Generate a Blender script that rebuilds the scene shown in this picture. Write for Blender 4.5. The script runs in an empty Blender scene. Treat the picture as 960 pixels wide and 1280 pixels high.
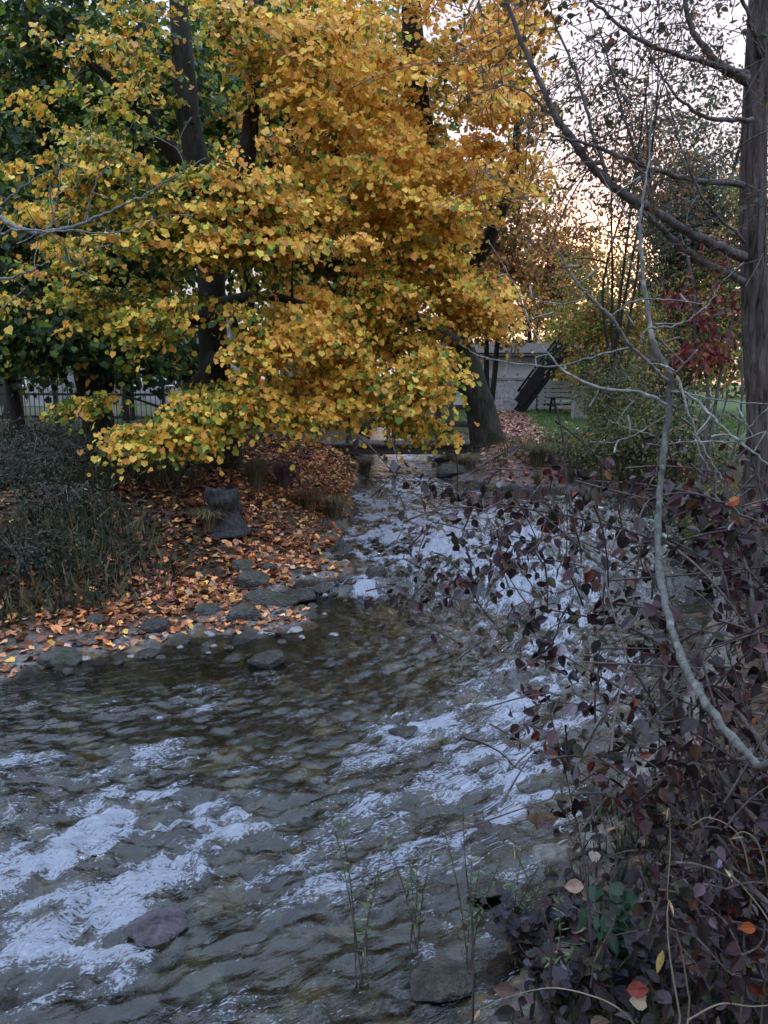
import bpy, bmesh, math, random
import numpy as np
from mathutils import Vector

random.seed(7)
R = np.random.default_rng(11)
scene = bpy.context.scene
COL = scene.collection
pi = math.pi

# ------------------------------------------------------------------ camera
H = 2.3
PITCH = math.radians(9.5)
F = 960.0                       # focal length in photograph pixels (960 x 1280)
cam_d = bpy.data.cameras.new("camera")
cam = bpy.data.objects.new("camera", cam_d)
COL.objects.link(cam)
cam.location = (0, 0, H)
cam.rotation_euler = (pi / 2 - PITCH, 0, 0)
cam_d.sensor_fit = 'VERTICAL'
cam_d.sensor_height = 36
cam_d.sensor_width = 27
cam_d.lens = 27
cam_d.clip_start = 0.05
cam_d.clip_end = 3000
scene.camera = cam
cp, sp = math.cos(PITCH), math.sin(PITCH)


def P(px, py, Y):
    """point at distance Y (metres ahead) seen at photo pixel px, py"""
    dx = (px - 480) / F
    dy = (640 - py) / F
    d = np.array([dx, cp + dy * sp, -sp + dy * cp])
    return np.array([0, 0, H]) + d * (Y / d[1])


# ------------------------------------------------------------------ noise
def _hash(ix, iy, iz, seed):
    h = (ix * 374761393 + iy * 668265263 + iz * 2147483647 + seed * 974634777) & 0xFFFFFFFF
    h = ((h ^ (h >> 13)) * 1274126177) & 0xFFFFFFFF
    h = ((h ^ (h >> 16)) * 2246822519) & 0xFFFFFFFF
    return ((h ^ (h >> 15)) & 0xFFFFFF) / float(0xFFFFFF)


def vnoise(x, y, z=None, seed=0):
    x = np.asarray(x, float); y = np.asarray(y, float)
    z = np.zeros_like(x) if z is None else np.asarray(z, float)
    ix = np.floor(x).astype(np.int64); iy = np.floor(y).astype(np.int64); iz = np.floor(z).astype(np.int64)
    fx = x - ix; fy = y - iy; fz = z - iz
    ux = fx * fx * fx * (fx * (fx * 6 - 15) + 10); uy = fy * fy * fy * (fy * (fy * 6 - 15) + 10); uz = fz * fz * (3 - 2 * fz)
    def c(a, b, d): return _hash(ix + a, iy + b, iz + d, seed)
    def lay(d):
        return (c(0, 0, d) * (1 - ux) + c(1, 0, d) * ux) * (1 - uy) + (c(0, 1, d) * (1 - ux) + c(1, 1, d) * ux) * uy
    if not np.any(z):
        return lay(0) * 2 - 1
    return (lay(0) * (1 - uz) + lay(1) * uz) * 2 - 1


def fbm(x, y, z=None, o=4, seed=0):
    s = 0; a = .5
    for k in range(o):
        s = s + a * vnoise(x * 2 ** k + 17.3 * k, y * 2 ** k - 9.1 * k, None if z is None else z * 2 ** k, seed + k)
        a *= .5
    return s


def sstep(a, b, x):
    t = np.clip((x - a) / (b - a), 0, 1)
    return t * t * (3 - 2 * t)


# ------------------------------------------------------------------ the lie of the land
LEFT = np.array([(-40, 1.0), (-16, 4.4), (-6, 5.5), (-3.6, 5.6), (-2.95, 5.6), (-2.7, 6.15), (-2.15, 6.35), (-1.66, 6.85),
                 (-1.1, 6.8), (-.62, 7.1), (-.8, 7.5), (-1.25, 7.75), (-.95, 8.15), (-.33, 8.45), (-.36, 9.0), (-.95, 9.1),
                 (-.7, 9.7), (-.5, 11.8), (-.62, 14.2), (-.55, 18), (-.45, 20.5), (-.4, 25), (-.8, 32), (-3, 44), (-8, 70)], float)
RIGHT = np.array([(-40, -22), (-16, -8.5), (-8, -3.6), (-3, -.6), (-1.0, .9), (-.1, 1.65), (.42, 2.4), (.72, 3.1), (1.0, 3.8), (1.65, 4.5),
                  (2.4, 5.6), (3.1, 7), (3.7, 8.5), (4.4, 10), (5.0, 12.3), (4.7, 14), (3.6, 15.1), (2.35, 15.5),
                  (1.65, 16.5), (1.4, 18), (1.35, 20.5), (1.4, 25), (1.2, 32), (-.6, 44), (-5, 70)], float)


def poly_dist(x, y, pl):
    best = np.full(x.shape, 1e9)
    for (ax, ay), (bx, by) in zip(pl[:-1], pl[1:]):
        vx, vy = bx - ax, by - ay
        t = np.clip(((x - ax) * vx + (y - ay) * vy) / (vx * vx + vy * vy), 0, 1)
        best = np.minimum(best, (x - ax - t * vx) ** 2 + (y - ay - t * vy) ** 2)
    return np.sqrt(best)


POLY = np.vstack([LEFT, RIGHT[::-1]])


def inside(x, y):
    r = np.zeros(x.shape, bool)
    n = len(POLY)
    for i in range(n):
        ax, ay = POLY[i]; bx, by = POLY[(i + 1) % n]
        if ay == by: continue
        c = ((ay > y) != (by > y)) & (x < (bx - ax) * (y - ay) / (by - ay) + ax)
        r ^= c
    return r


def weir_y(x):
    return 8.25 + .22 * np.sin(x * 2.3 + .6) + .10 * np.sin(x * 6.1)


def water_z(x, y):
    w = weir_y(x)
    return .13 * sstep(w - .16, w + .1, y) + .013 * np.clip(y - 8.3, 0, 60)


def land(x, y):
    """height, signed distance to the water's edge (+ = dry), True where the left bank is nearer"""
    x = np.asarray(x, float); y = np.asarray(y, float)
    wob = .10 * fbm(x * 1.7, y * 1.7, o=3, seed=3)
    dl = poly_dist(x, y, LEFT); dr = poly_dist(x, y, RIGHT)
    left = dl < dr
    d = np.minimum(dl, dr)
    d = np.where(inside(x, y), -d, d) + wob
    wz = water_z(x, y)
    near = np.interp(d, [0, .5, 1.2, 2.2, 3.2, 6, 20, 120], [0, .06, .18, .62, .98, 1.08, 1.15, 1.5])
    far = np.interp(d, [0, .25, .8, 1.6, 3, 6, 20, 120], [0, .16, .5, .74, .9, 1.0, 1.12, 1.5])
    k = sstep(8.2, 10.5, y)
    rl = near * (1 - k) + far * k
    rr = np.interp(d, [0, .25, .7, 1.4, 3, 8, 20, 120], [0, .10, .36, .66, .78, .9, 1.1, 1.5])
    rise = np.where(left, rl, rr)
    up = wz * np.exp(-np.clip(d, 0, 50) / 5) + rise
    up += (.05 * fbm(x * 1.1, y * 1.1, o=4, seed=5) + .03 * fbm(x * 5, y * 5, o=2, seed=8)) * sstep(.1, 1.0, d)
    dn = wz - .26 * sstep(0, .9, -d) - .03 + .0 * x
    return np.where(d > 0, up, dn), d, left


def gz(x, y):
    return float(land(np.array([x]), np.array([y]))[0][0])


def G(px, py):
    """where the view ray through a photo pixel meets the land (or the water)"""
    dx = (px - 480) / F; dy = (640 - py) / F
    d = np.array([dx, cp + dy * sp, -sp + dy * cp])
    Y = np.geomspace(1.2, 120, 900)
    pts = np.array([0, 0, H]) + d[None] * (Y / d[1])[:, None]
    h, dd, _ = land(pts[:, 0], pts[:, 1])
    h = np.where(dd > 0, h, water_z(pts[:, 0], pts[:, 1]))
    i = np.argmax(pts[:, 2] < h)
    if pts[i, 2] >= h[i]: i = len(Y) - 1
    return np.array([pts[i, 0], pts[i, 1], h[i]])


# ------------------------------------------------------------------ mesh helpers
class MB:
    def __init__(s): s.v = []; s.f = {}; s.n = 0; s.c = []

    def add(s, v, f, c=(1, 1, 1)):
        v = np.asarray(v, float); f = np.asarray(f, np.int64)
        s.v.append(v); s.f.setdefault(f.shape[1], []).append(f + s.n)
        c = np.asarray(c, float)
        s.c.append(np.broadcast_to(c, (len(v), 3)) if c.ndim == 1 else c)
        s.n += len(v)

    def addm(s, v, faces, c=(1, 1, 1)):
        """verts with several face arrays"""
        n0 = s.n
        v = np.asarray(v, float)
        s.v.append(v)
        c = np.asarray(c, float)
        s.c.append(np.broadcast_to(c, (len(v), 3)) if c.ndim == 1 else c)
        for f in faces:
            f = np.asarray(f, np.int64)
            if f.size: s.f.setdefault(f.shape[1], []).append(f + n0)
        s.n += len(v)

    def box(s, lo, hi, c=(1, 1, 1), rot=None, at=None):
        lo = np.array(lo, float); hi = np.array(hi, float)
        v = np.array([[lo[0], lo[1], lo[2]], [hi[0], lo[1], lo[2]], [hi[0], hi[1], lo[2]], [lo[0], hi[1], lo[2]],
                      [lo[0], lo[1], hi[2]], [hi[0], lo[1], hi[2]], [hi[0], hi[1], hi[2]], [lo[0], hi[1], hi[2]]])
        if rot is not None: v = v @ np.asarray(rot).T
        if at is not None: v = v + np.asarray(at)
        s.add(v, [[0, 3, 2, 1], [4, 5, 6, 7], [0, 1, 5, 4], [1, 2, 6, 5], [2, 3, 7, 6], [3, 0, 4, 7]], c)

    def beam(s, a, b, w, h, c=(1, 1, 1)):
        a = np.array(a, float); b = np.array(b, float); t = b - a; L = np.linalg.norm(t); t /= L
        u = np.array([0, 0, 1.]) if abs(t[2]) < .95 else np.array([0, 1., 0])
        sd = np.cross(t, u); sd /= np.linalg.norm(sd); up = np.cross(sd, t)
        s.box((-w / 2, 0, -h / 2), (w / 2, L, h / 2), c, np.stack([sd, t, up], 1), a)

    def tube(s, pts, rad, sides=7, c=(1, 1, 1), cap=True, rough=0., seed=0):
        pts = np.asarray(pts, float); n = len(pts)
        rad = np.broadcast_to(np.asarray(rad, float), (n,))
        t = np.gradient(pts, axis=0); t /= np.linalg.norm(t, axis=1)[:, None] + 1e-12
        u = np.cross(t[0], (0.3, 1., 0.2)); u /= np.linalg.norm(u) + 1e-9
        a = np.linspace(0, 2 * pi, sides, endpoint=False)
        rings = []
        for i in range(n):
            u = u - t[i] * np.dot(u, t[i]); u /= np.linalg.norm(u) + 1e-12
            w = np.cross(t[i], u)
            r = np.full(sides, rad[i])
            if rough: r = r * (1 + rough * vnoise(np.cos(a) * 1.9 + seed, np.sin(a) * 1.9, np.full(sides, i * .45 + .01), seed))
            rings.append(pts[i] + r[:, None] * (np.cos(a)[:, None] * u + np.sin(a)[:, None] * w))
        v = np.vstack(rings)
        i = np.arange(n - 1)[:, None] * sides; j = np.arange(sides)[None]; k = (j + 1) % sides
        f = np.stack([i + j, i + k, i + k + sides, i + j + sides], -1).reshape(-1, 4)
        fs = [f]
        if cap:
            v = np.vstack([v, pts[-1:], pts[:1]])
            e = (n - 1) * sides; j = np.arange(sides); k = (j + 1) % sides
            fs.append(np.stack([e + j, e + k, np.full(sides, n * sides)], 1))
            fs.append(np.stack([k, j, np.full(sides, n * sides + 1)], 1))
        s.addm(v, fs, c)

    def build(s, name, mat, parent=None, smooth=True, uv=None, attrs=None, loc=None):
        me = bpy.data.meshes.new(name)
        v = np.vstack(s.v)
        if loc is not None: v = v - np.asarray(loc)
        me.vertices.add(len(v)); me.vertices.foreach_set("co", v.astype(np.float32).ravel())
        li = []; ls = []; tot = 0
        for k, arr in s.f.items():
            a = np.vstack(arr); li.append(a.ravel()); ls.append(tot + np.arange(len(a)) * k); tot += a.size
        li = np.concatenate(li); ls = np.concatenate(ls)
        me.loops.add(len(li)); me.loops.foreach_set("vertex_index", li.astype(np.int32))
        me.polygons.add(len(ls)); me.polygons.foreach_set("loop_start", ls.astype(np.int32))
        me.update(calc_edges=True)
        me.polygons.foreach_set("use_smooth", np.full(len(ls), smooth, bool))
        c = np.vstack(s.c); ca = me.color_attributes.new("col", 'FLOAT_COLOR', 'POINT')
        ca.data.foreach_set("color", np.hstack([c, np.ones((len(c), 1))]).astype(np.float32).ravel())
        if uv is not None:
            l = me.uv_layers.new(name="flow"); l.data.foreach_set("uv", uv[li].astype(np.float32).ravel())
        for kx, a in (attrs or {}).items():
            at = me.attributes.new(kx, 'FLOAT', 'POINT'); at.data.foreach_set("value", np.asarray(a, np.float32))
        if mat: me.materials.append(mat)
        o = bpy.data.objects.new(name, me); COL.objects.link(o)
        if loc is not None: o.location = Vector(tuple(float(q) for q in loc))
        if parent: o.parent = parent
        return o


def tag(o, label=None, cat=None, group=None, kind=None):
    if label: o["label"] = label
    if cat: o["category"] = cat
    if group: o["group"] = group
    if kind: o["kind"] = kind
    return o


def thing(name, loc, label, cat, group=None):
    o = bpy.data.objects.new(name, None); COL.objects.link(o)
    o.empty_display_size = .2
    tag(o, label, cat, group)
    o["_base"] = [float(q) for q in loc]
    o.location = [float(q) for q in loc]
    return o


def part(mb, name, mat, root, **k):
    return mb.build(name, mat, root, loc=np.array(root["_base"]), **k) if False else _part(mb, name, mat, root, **k)


def _part(mb, name, mat, root, **k):
    b = np.array([root["_base"][i] for i in range(3)])
    o = mb.build(name, mat, None, loc=b, **k)
    o.location = (0, 0, 0); o.parent = root
    return o


def spline(pts, n=6):
    """Catmull-Rom through rows (any number of columns)"""
    p = np.asarray(pts, float)
    if len(p) < 3:
        t = np.linspace(0, 1, n + 1)[:, None]; return p[0] * (1 - t) + p[-1] * t
    q = np.vstack([2 * p[0] - p[1], p, 2 * p[-1] - p[-2]]); out = []
    for i in range(1, len(q) - 2):
        t = np.linspace(0, 1, n, endpoint=False)[:, None]
        a, b, c, d = q[i - 1], q[i], q[i + 1], q[i + 2]
        out.append(.5 * (2 * b + (c - a) * t + (2 * a - 5 * b + 4 * c - d) * t ** 2 + (3 * b - a - 3 * c + d) * t ** 3))
    out.append(p[-1:]); return np.vstack(out)


def unit(v): return v / (np.linalg.norm(v, axis=-1, keepdims=True) + 1e-12)


# leaf outlines: right half, base to tip, (x, y, lift)
LEAF = {
    'maple': [(0, 0, 0), (.30, -.05, .05), (.51, .14, .10), (.45, .34, .05), (.54, .56, .12), (.30, .72, .04), (0, 1.0, -.06)],
    'linden': [(0, .03, 0), (.26, -.04, .05), (.48, .22, .10), (.46, .50, .10), (.26, .78, .05), (0, 1.0, -.04)],
    'ovate': [(0, 0, 0), (.20, .12, .05), (.33, .36, .09), (.27, .64, .07), (.11, .87, .0), (0, 1.0, -.10)],
    'narrow': [(0, 0, 0), (.11, .25, .03), (.13, .5, .04), (.08, .78, .0), (0, 1.0, -.08)],
    'blade': [(0, 0, 0), (.045, .35, .0), (.0, 1.0, .0)],
    'small': [(0, 0, 0), (.34, .3, .06), (.25, .72, .04), (0, 1, 0)],
}


def leaf_tpl(kind):
    h = np.array(LEAF[kind]); n = len(h)
    mir = h[1:-1].copy(); mir[:, 0] *= -1
    v = np.vstack([h, mir])
    f1 = np.arange(n)[None]
    f2 = np.array([[0] + [n + i for i in range(n - 2)][0:] + [n - 1]])[:, ::-1]
    return v, f1, f2


def leaves(mb, kind, pos, tip, nor, size, col, curl=0.):
    v, f1, f2 = leaf_tpl(kind)
    n = len(pos)
    if n == 0: return
    T = unit(np.asarray(tip, float)); N = np.asarray(nor, float)
    N = unit(N - T * (N * T).sum(1, keepdims=True)); X = np.cross(T, N)
    size = np.broadcast_to(np.asarray(size, float), (n,))
    vv = np.repeat(v[None], n, 0)
    if curl:
        k = curl * R.uniform(-.4, 1, n)[:, None]
        vv[:, :, 2] += k * (vv[:, :, 1] - .4) ** 2 * 1.2 + np.abs(vv[:, :, 0]) * k * .8
    vv = vv * size[:, None, None]
    w = pos[:, None] + vv[..., :1] * X[:, None] + vv[..., 1:2] * T[:, None] + vv[..., 2:] * N[:, None]
    off = (np.arange(n) * len(v))[:, None]
    mb.addm(w.reshape(-1, 3), [f1 + off, f2 + off], np.repeat(col, len(v), 0))


def rand_dir(n):
    return unit(R.normal(size=(n, 3)))


def lin(*c):
    c = np.array(c, float) / 255
    return np.where(c <= .04045, c / 12.92, ((c + .055) / 1.055) ** 2.4)


def pick(n, cols, w, jit=.18):
    cols = np.array(cols, float); w = np.array(w, float); w /= w.sum()
    c = cols[R.choice(len(cols), n, p=w)]
    return np.clip(c * (1 + jit * R.normal(size=(n, 1))) * (1 + .06 * R.normal(size=(n, 3))), 0.002, .9)


# ------------------------------------------------------------------ materials
def newmat(name):
    m = bpy.data.materials.new(name); m.use_nodes = True
    nt = m.node_tree; nt.nodes.clear()
    out = nt.nodes.new("ShaderNodeOutputMaterial")
    return m, nt, out


def N(nt, t, **k):
    n = nt.nodes.new(t)
    for a, b in k.items():
        if a in ('operation', 'blend_type', 'data_type', 'attribute_name', 'feature', 'distance', 'noise_dimensions', 'wave_type', 'bands_direction', 'sky_type', 'uv_map', 'noise_type', 'musgrave_type', 'clamp'):
            setattr(n, a, b)
        else:
            n.inputs[a].default_value = b
    return n


def ramp(nt, src, stops):
    r = nt.nodes.new("ShaderNodeValToRGB")
    e = r.color_ramp.elements
    while len(e) < len(stops): e.new(.5)
    for el, (p, c) in zip(e, stops):
        el.position = p; el.color = (*c, 1) if len(c) == 3 else c
    nt.links.new(src, r.inputs[0]); return r.outputs[0]


def mixc(nt, fac, a, b, mode='MIX'):
    m = nt.nodes.new("ShaderNodeMix"); m.data_type = 'RGBA'; m.blend_type = mode
    for sock, v in ((m.inputs[0], fac), (m.inputs[6], a), (m.inputs[7], b)):
        if isinstance(v, bpy.types.NodeSocket): nt.links.new(v, sock)
        elif isinstance(v, (int, float)): sock.default_value = v
        else: sock.default_value = (*v, 1)
    return m.outputs[2]


def math_(nt, op, a, b=0., clamp=False):
    m = nt.nodes.new("ShaderNodeMath"); m.operation = op; m.use_clamp = clamp
    for sock, v in ((m.inputs[0], a), (m.inputs[1], b)):
        if isinstance(v, bpy.types.NodeSocket): nt.links.new(v, sock)
        else: sock.default_value = v
    return m.outputs[0]


def mapping(nt, src, scale):
    m = nt.nodes.new("ShaderNodeMapping"); m.inputs['Scale'].default_value = scale
    nt.links.new(src, m.inputs[0]); return m.outputs[0]


def noise(nt, vec, scale, detail=4, rough=.55, dist=0.):
    n = N(nt, "ShaderNodeTexNoise", Scale=scale, Detail=detail, Roughness=rough, Distortion=dist)
    if vec is not None: nt.links.new(vec, n.inputs['Vector'])
    return n.outputs['Fac']


def bump(nt, h, dist, strength=1.):
    b = N(nt, "ShaderNodeBump", Strength=strength, Distance=dist); nt.links.new(h, b.inputs['Height']); return b.outputs[0]


def coords(nt): return nt.nodes.new("ShaderNodeTexCoord").outputs['Object']


def leaf_mat(name, trans=.35, rough=.55, spec=.3, sat=1.):
    m, nt, out = newmat(name)
    a = N(nt, "ShaderNodeAttribute", attribute_name="col")
    nz = noise(nt, coords(nt), 60, 2)
    c = mixc(nt, 1., a.outputs['Color'], ramp(nt, nz, [(.3, (.72, .72, .72)), (.7, (1.15, 1.15, 1.15))]), 'MULTIPLY')
    p = N(nt, "ShaderNodeBsdfPrincipled", Roughness=rough); p.inputs['Specular IOR Level'].default_value = spec
    nt.links.new(c, p.inputs['Base Color'])
    t = N(nt, "ShaderNodeBsdfTranslucent"); nt.links.new(c, t.inputs['Color'])
    mx = N(nt, "ShaderNodeMixShader", Fac=trans)
    nt.links.new(p.outputs[0], mx.inputs[1]); nt.links.new(t.outputs[0], mx.inputs[2])
    nt.links.new(mx.outputs[0], out.inputs[0]); return m


def bark_mat(name, c1, c2, sc=(9, 9, 1.6), dist=.03, moss=None, lichen=None):
    m, nt, out = newmat(name)
    co = coords(nt)
    v = mapping(nt, co, sc)
    n1 = noise(nt, v, 2.2, 6, .6, .6)
    n2 = noise(nt, co, 3.0, 4)
    c = ramp(nt, n1, [(.32, c1), (.62, c2)])
    if moss is not None:
        geo = nt.nodes.new("ShaderNodeNewGeometry")
        k = ramp(nt, n2, [(.46, (0, 0, 0)), (.60, (1, 1, 1))])
        c = mixc(nt, k, c, moss)
    if lichen is not None:
        k = ramp(nt, noise(nt, co, 26, 3), [(.58, (0, 0, 0)), (.66, (1, 1, 1))])
        c = mixc(nt, k, c, lichen)
    p = N(nt, "ShaderNodeBsdfPrincipled", Roughness=.85); p.inputs['Specular IOR Level'].default_value = .25
    nt.links.new(c, p.inputs['Base Color'])
    nt.links.new(bump(nt, n1, dist, 1.), p.inputs['Normal'])
    nt.links.new(p.outputs[0], out.inputs[0]); return m


def plain_mat(name, c1, c2, scale=8, rough=.8, bd=.004, sc=(1, 1, 1), metal=0., spec=.3):
    m, nt, out = newmat(name)
    v = mapping(nt, coords(nt), sc)
    n1 = noise(nt, v, scale, 5, .6)
    p = N(nt, "ShaderNodeBsdfPrincipled", Roughness=rough, Metallic=metal); p.inputs['Specular IOR Level'].default_value = spec
    nt.links.new(ramp(nt, n1, [(.3, c1), (.7, c2)]), p.inputs['Base Color'])
    nt.links.new(bump(nt, n1, bd, 1.), p.inputs['Normal'])
    nt.links.new(p.outputs[0], out.inputs[0]); return m


def rock_mat(name, c1, c2, moss=None, rough=.6):
    m, nt, out = newmat(name)
    co = coords(nt)
    n1 = noise(nt, co, 9, 7, .65); n2 = noise(nt, co, 45, 3)
    c = ramp(nt, n1, [(.3, c1), (.68, c2)])
    c = mixc(nt, .5, c, ramp(nt, n2, [(.35, (.55, .55, .55)), (.7, (1.25, 1.25, 1.25))]), 'MULTIPLY')
    if moss is not None:
        geo = nt.nodes.new("ShaderNodeNewGeometry"); sx = nt.nodes.new("ShaderNodeSeparateXYZ")
        nt.links.new(geo.outputs['Normal'], sx.inputs[0])
        k = math_(nt, 'MULTIPLY', math_(nt, 'ADD', sx.outputs[2], -.2, True), ramp(nt, noise(nt, co, 6, 4), [(.40, (0, 0, 0)), (.58, (1.6, 1.6, 1.6))]), True)
        c = mixc(nt, k, c, moss)
    p = N(nt, "ShaderNodeBsdfPrincipled", Roughness=rough); p.inputs['Specular IOR Level'].default_value = .4
    nt.links.new(c, p.inputs['Base Color'])
    nt.links.new(bump(nt, math_(nt, 'ADD', n1, math_(nt, 'MULTIPLY', n2, .5)), .09, 1.), p.inputs['Normal'])
    nt.links.new(p.outputs[0], out.inputs[0]); return m


M = {}
M['leaf'] = leaf_mat("autumn_leaf", .38, .5, .3)
M['dark_leaf'] = leaf_mat("purple_leaf", .12, .55, .22)
M['litter'] = leaf_mat("fallen_leaf", .05, .7, .2)
M['grass'] = leaf_mat("grass_blade", .2, .6, .25)
M['bark'] = bark_mat("dark_bark", (.007, .006, .006), (.034, .029, .025), moss=(.014, .017, .008))
M['bark_lean'] = bark_mat("mossy_bark", (.007, .006, .005), (.050, .042, .036), dist=.05, moss=(.016, .019, .008))
M['bark_grey'] = bark_mat("furrowed_grey_bark", (.009, .008, .007), (.12, .101, .094), sc=(11, 11, 1.5), dist=.08)
M['bark_limb'] = bark_mat("limb_bark", (.035, .030, .028), (.12, .105, .10), sc=(14, 14, 5), dist=.01)
M['twig'] = bark_mat("grey_green_twig_bark", (.06, .064, .057), (.165, .17, .155), sc=(22, 22, 8), dist=.004, lichen=(.24, .245, .225))
M['stem'] = bark_mat("grey_green_stem_bark", (.030, .034, .030), (.085, .090, .080), sc=(22, 22, 8), dist=.006, lichen=(.13, .135, .12))
M['purple_twig'] = bark_mat("purple_twig_bark", (.022, .017, .017), (.085, .068, .064), sc=(30, 30, 10), dist=.003)
M['stump'] = bark_mat("weathered_stump", (.006, .006, .006), (.040, .037, .038), sc=(14, 14, 2), dist=.03)
M['straw'] = plain_mat("dry_straw", (.09, .072, .045), (.20, .165, .11), 30)
M['rock'] = rock_mat("river_stone", (.028, .028, .027), (.125, .122, .115), moss=(.022, .030, .010))
M['rock_wet'] = rock_mat("wet_stone", (.014, .014, .014), (.075, .07, .062), rough=.25)
M['rock_pale'] = rock_mat("pale_stone", (.16, .16, .16), (.38, .37, .36))
M['rock_plum'] = rock_mat("plum_stone", (.03, .026, .034), (.11, .09, .115), rough=.22)
M['timber'] = plain_mat("weathered_timber", (.025, .021, .018), (.085, .072, .062), 4, bd=.004, sc=(1, 8, 8))
M['dark_timber'] = plain_mat("dark_timber", (.006, .006, .008), (.02, .02, .024), 5)
M['picket'] = plain_mat("grey_picket_wood", (.06, .052, .045), (.17, .15, .13), 5, sc=(8, 8, 1))
M['wall'] = plain_mat("white_render", (.74, .75, .78), (.88, .88, .90), 3)
M['dull_wall'] = plain_mat("dull_render", (.20, .20, .21), (.36, .36, .37), 3)
M['stone_wall'] = plain_mat("rubble_wall", (.34, .34, .35), (.80, .80, .82), 7, bd=.03)
M['roof'] = plain_mat("roof_tile", (.02, .016, .015), (.05, .04, .036), 3, sc=(1, 6, 6))
M['concrete'] = plain_mat("grey_concrete", (.22, .22, .22), (.40, .40, .40), 6)
M['window'] = plain_mat("window_glass", (.02, .025, .03), (.04, .05, .06), 2, rough=.08, spec=.6)
M['metal'] = plain_mat("dark_fence_metal", (.02, .02, .022), (.05, .05, .052), 8, rough=.5)
M['shed'] = plain_mat("dark_brown_boards", (.022, .016, .013), (.055, .042, .035), 3, sc=(10, 10, 1))


def ground_mat():
    m, nt, out = newmat("leafy_ground")
    co = coords(nt)
    at = lambda n: N(nt, "ShaderNodeAttribute", attribute_name=n).outputs['Fac']
    n1 = noise(nt, co, 2.0, 6); n2 = noise(nt, co, 22, 5, .65)
    soil = ramp(nt, n2, [(.3, (.013, .010, .008)), (.5, (.042, .028, .018)), (.7, (.11, .065, .030))])
    grass = ramp(nt, n2, [(.3, (.022, .038, .012)), (.55, (.052, .095, .026)), (.75, (.11, .15, .055))])
    path = ramp(nt, n2, [(.3, (.07, .045, .036)), (.55, (.17, .115, .095)), (.75, (.27, .19, .165))])
    vor = nt.nodes.new("ShaderNodeTexVoronoi"); vor.inputs['Scale'].default_value = 38
    nt.links.new(co, vor.inputs['Vector'])
    grit = mixc(nt, .6, ramp(nt, n2, [(.3, (.05, .042, .032)), (.7, (.16, .14, .11))]), vor.outputs['Color'], 'OVERLAY')
    hsv = nt.nodes.new("ShaderNodeHueSaturation"); hsv.inputs['Saturation'].default_value = .35
    nt.links.new(grit, hsv.inputs['Color'])
    cell = N(nt, "ShaderNodeAttribute", attribute_name="col").outputs['Color']
    bed = mixc(nt, 1., cell, ramp(nt, n2, [(.3, (.5, .5, .5)), (.7, (1.3, 1.3, 1.3))]), 'MULTIPLY')
    c = mixc(nt, at("lawn"), soil, grass)
    c = mixc(nt, at("path"), c, path)
    c = mixc(nt, at("beach"), c, hsv.outputs[0])
    c = mixc(nt, at("bed"), c, bed)
    p = N(nt, "ShaderNodeBsdfPrincipled", Roughness=.85); p.inputs['Specular IOR Level'].default_value = .2
    nt.links.new(c, p.inputs['Base Color'])
    nt.links.new(bump(nt, n2, .03, .9), p.inputs['Normal'])
    nt.links.new(p.outputs[0], out.inputs[0]); return m


def water_mat():
    m, nt, out = newmat("stream_water")
    uv = N(nt, "ShaderNodeUVMap", uv_map="flow").outputs[0]
    v1 = mapping(nt, uv, (2.6, 7.5, 1))
    v2 = mapping(nt, uv, (9, 24, 1))
    n1 = noise(nt, v1, 1.6, 5, .6, 1.2)
    n2 = noise(nt, v2, 1.5, 4, .6, .8)
    h = math_(nt, 'ADD', math_(nt, 'MULTIPLY', n1, 1.0), math_(nt, 'MULTIPLY', n2, .35))
    nr = bump(nt, h, .015, .8)
    fo = N(nt, "ShaderNodeAttribute", attribute_name="foam").outputs['Fac']
    gl = N(nt, "ShaderNodeBsdfGlossy", Roughness=.035); nt.links.new(nr, gl.inputs['Normal'])
    gl.inputs['Color'].default_value = (1, 1, 1, 1)
    tr = N(nt, "ShaderNodeBsdfTransparent"); tr.inputs[0].default_value = (.60, .66, .58, 1)
    fr = N(nt, "ShaderNodeFresnel", IOR=1.42); nt.links.new(nr, fr.inputs['Normal'])
    mx = N(nt, "ShaderNodeMixShader"); nt.links.new(fr.outputs[0], mx.inputs[0])
    nt.links.new(tr.outputs[0], mx.inputs[1]); nt.links.new(gl.outputs[0], mx.inputs[2])
    # foam and painted sky sheen: broken, streaked along the flow
    v3 = mapping(nt, uv, (7, 20, 1)); v4 = mapping(nt, uv, (30, 62, 1))
    s1 = noise(nt, v3, 1.3, 6, .68, 1.5); s2 = noise(nt, v4, 1.6, 4, .7, .6)
    s = math_(nt, 'ADD', math_(nt, 'MULTIPLY', s1, .48), math_(nt, 'MULTIPLY', s2, .52))
    k = math_(nt, 'SUBTRACT', math_(nt, 'ADD', math_(nt, 'ADD', math_(nt, 'MULTIPLY', math_(nt, 'SUBTRACT', s, .5), 2.3), .5), math_(nt, 'MULTIPLY', fo, .52)), .765)
    k = math_(nt, 'MULTIPLY', k, 5.0, True)
    k = math_(nt, 'MULTIPLY', k, .66)
    df = N(nt, "ShaderNodeBsdfPrincipled", Roughness=.45); df.inputs['Base Color'].default_value = (.47, .53, .64, 1)
    nt.links.new(bump(nt, s, .07, 1.), df.inputs['Normal'])
    m2 = N(nt, "ShaderNodeMixShader"); nt.links.new(k, m2.inputs[0])
    nt.links.new(mx.outputs[0], m2.inputs[1]); nt.links.new(df.outputs[0], m2.inputs[2])
    nt.links.new(m2.outputs[0], out.inputs[0]); return m


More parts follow.
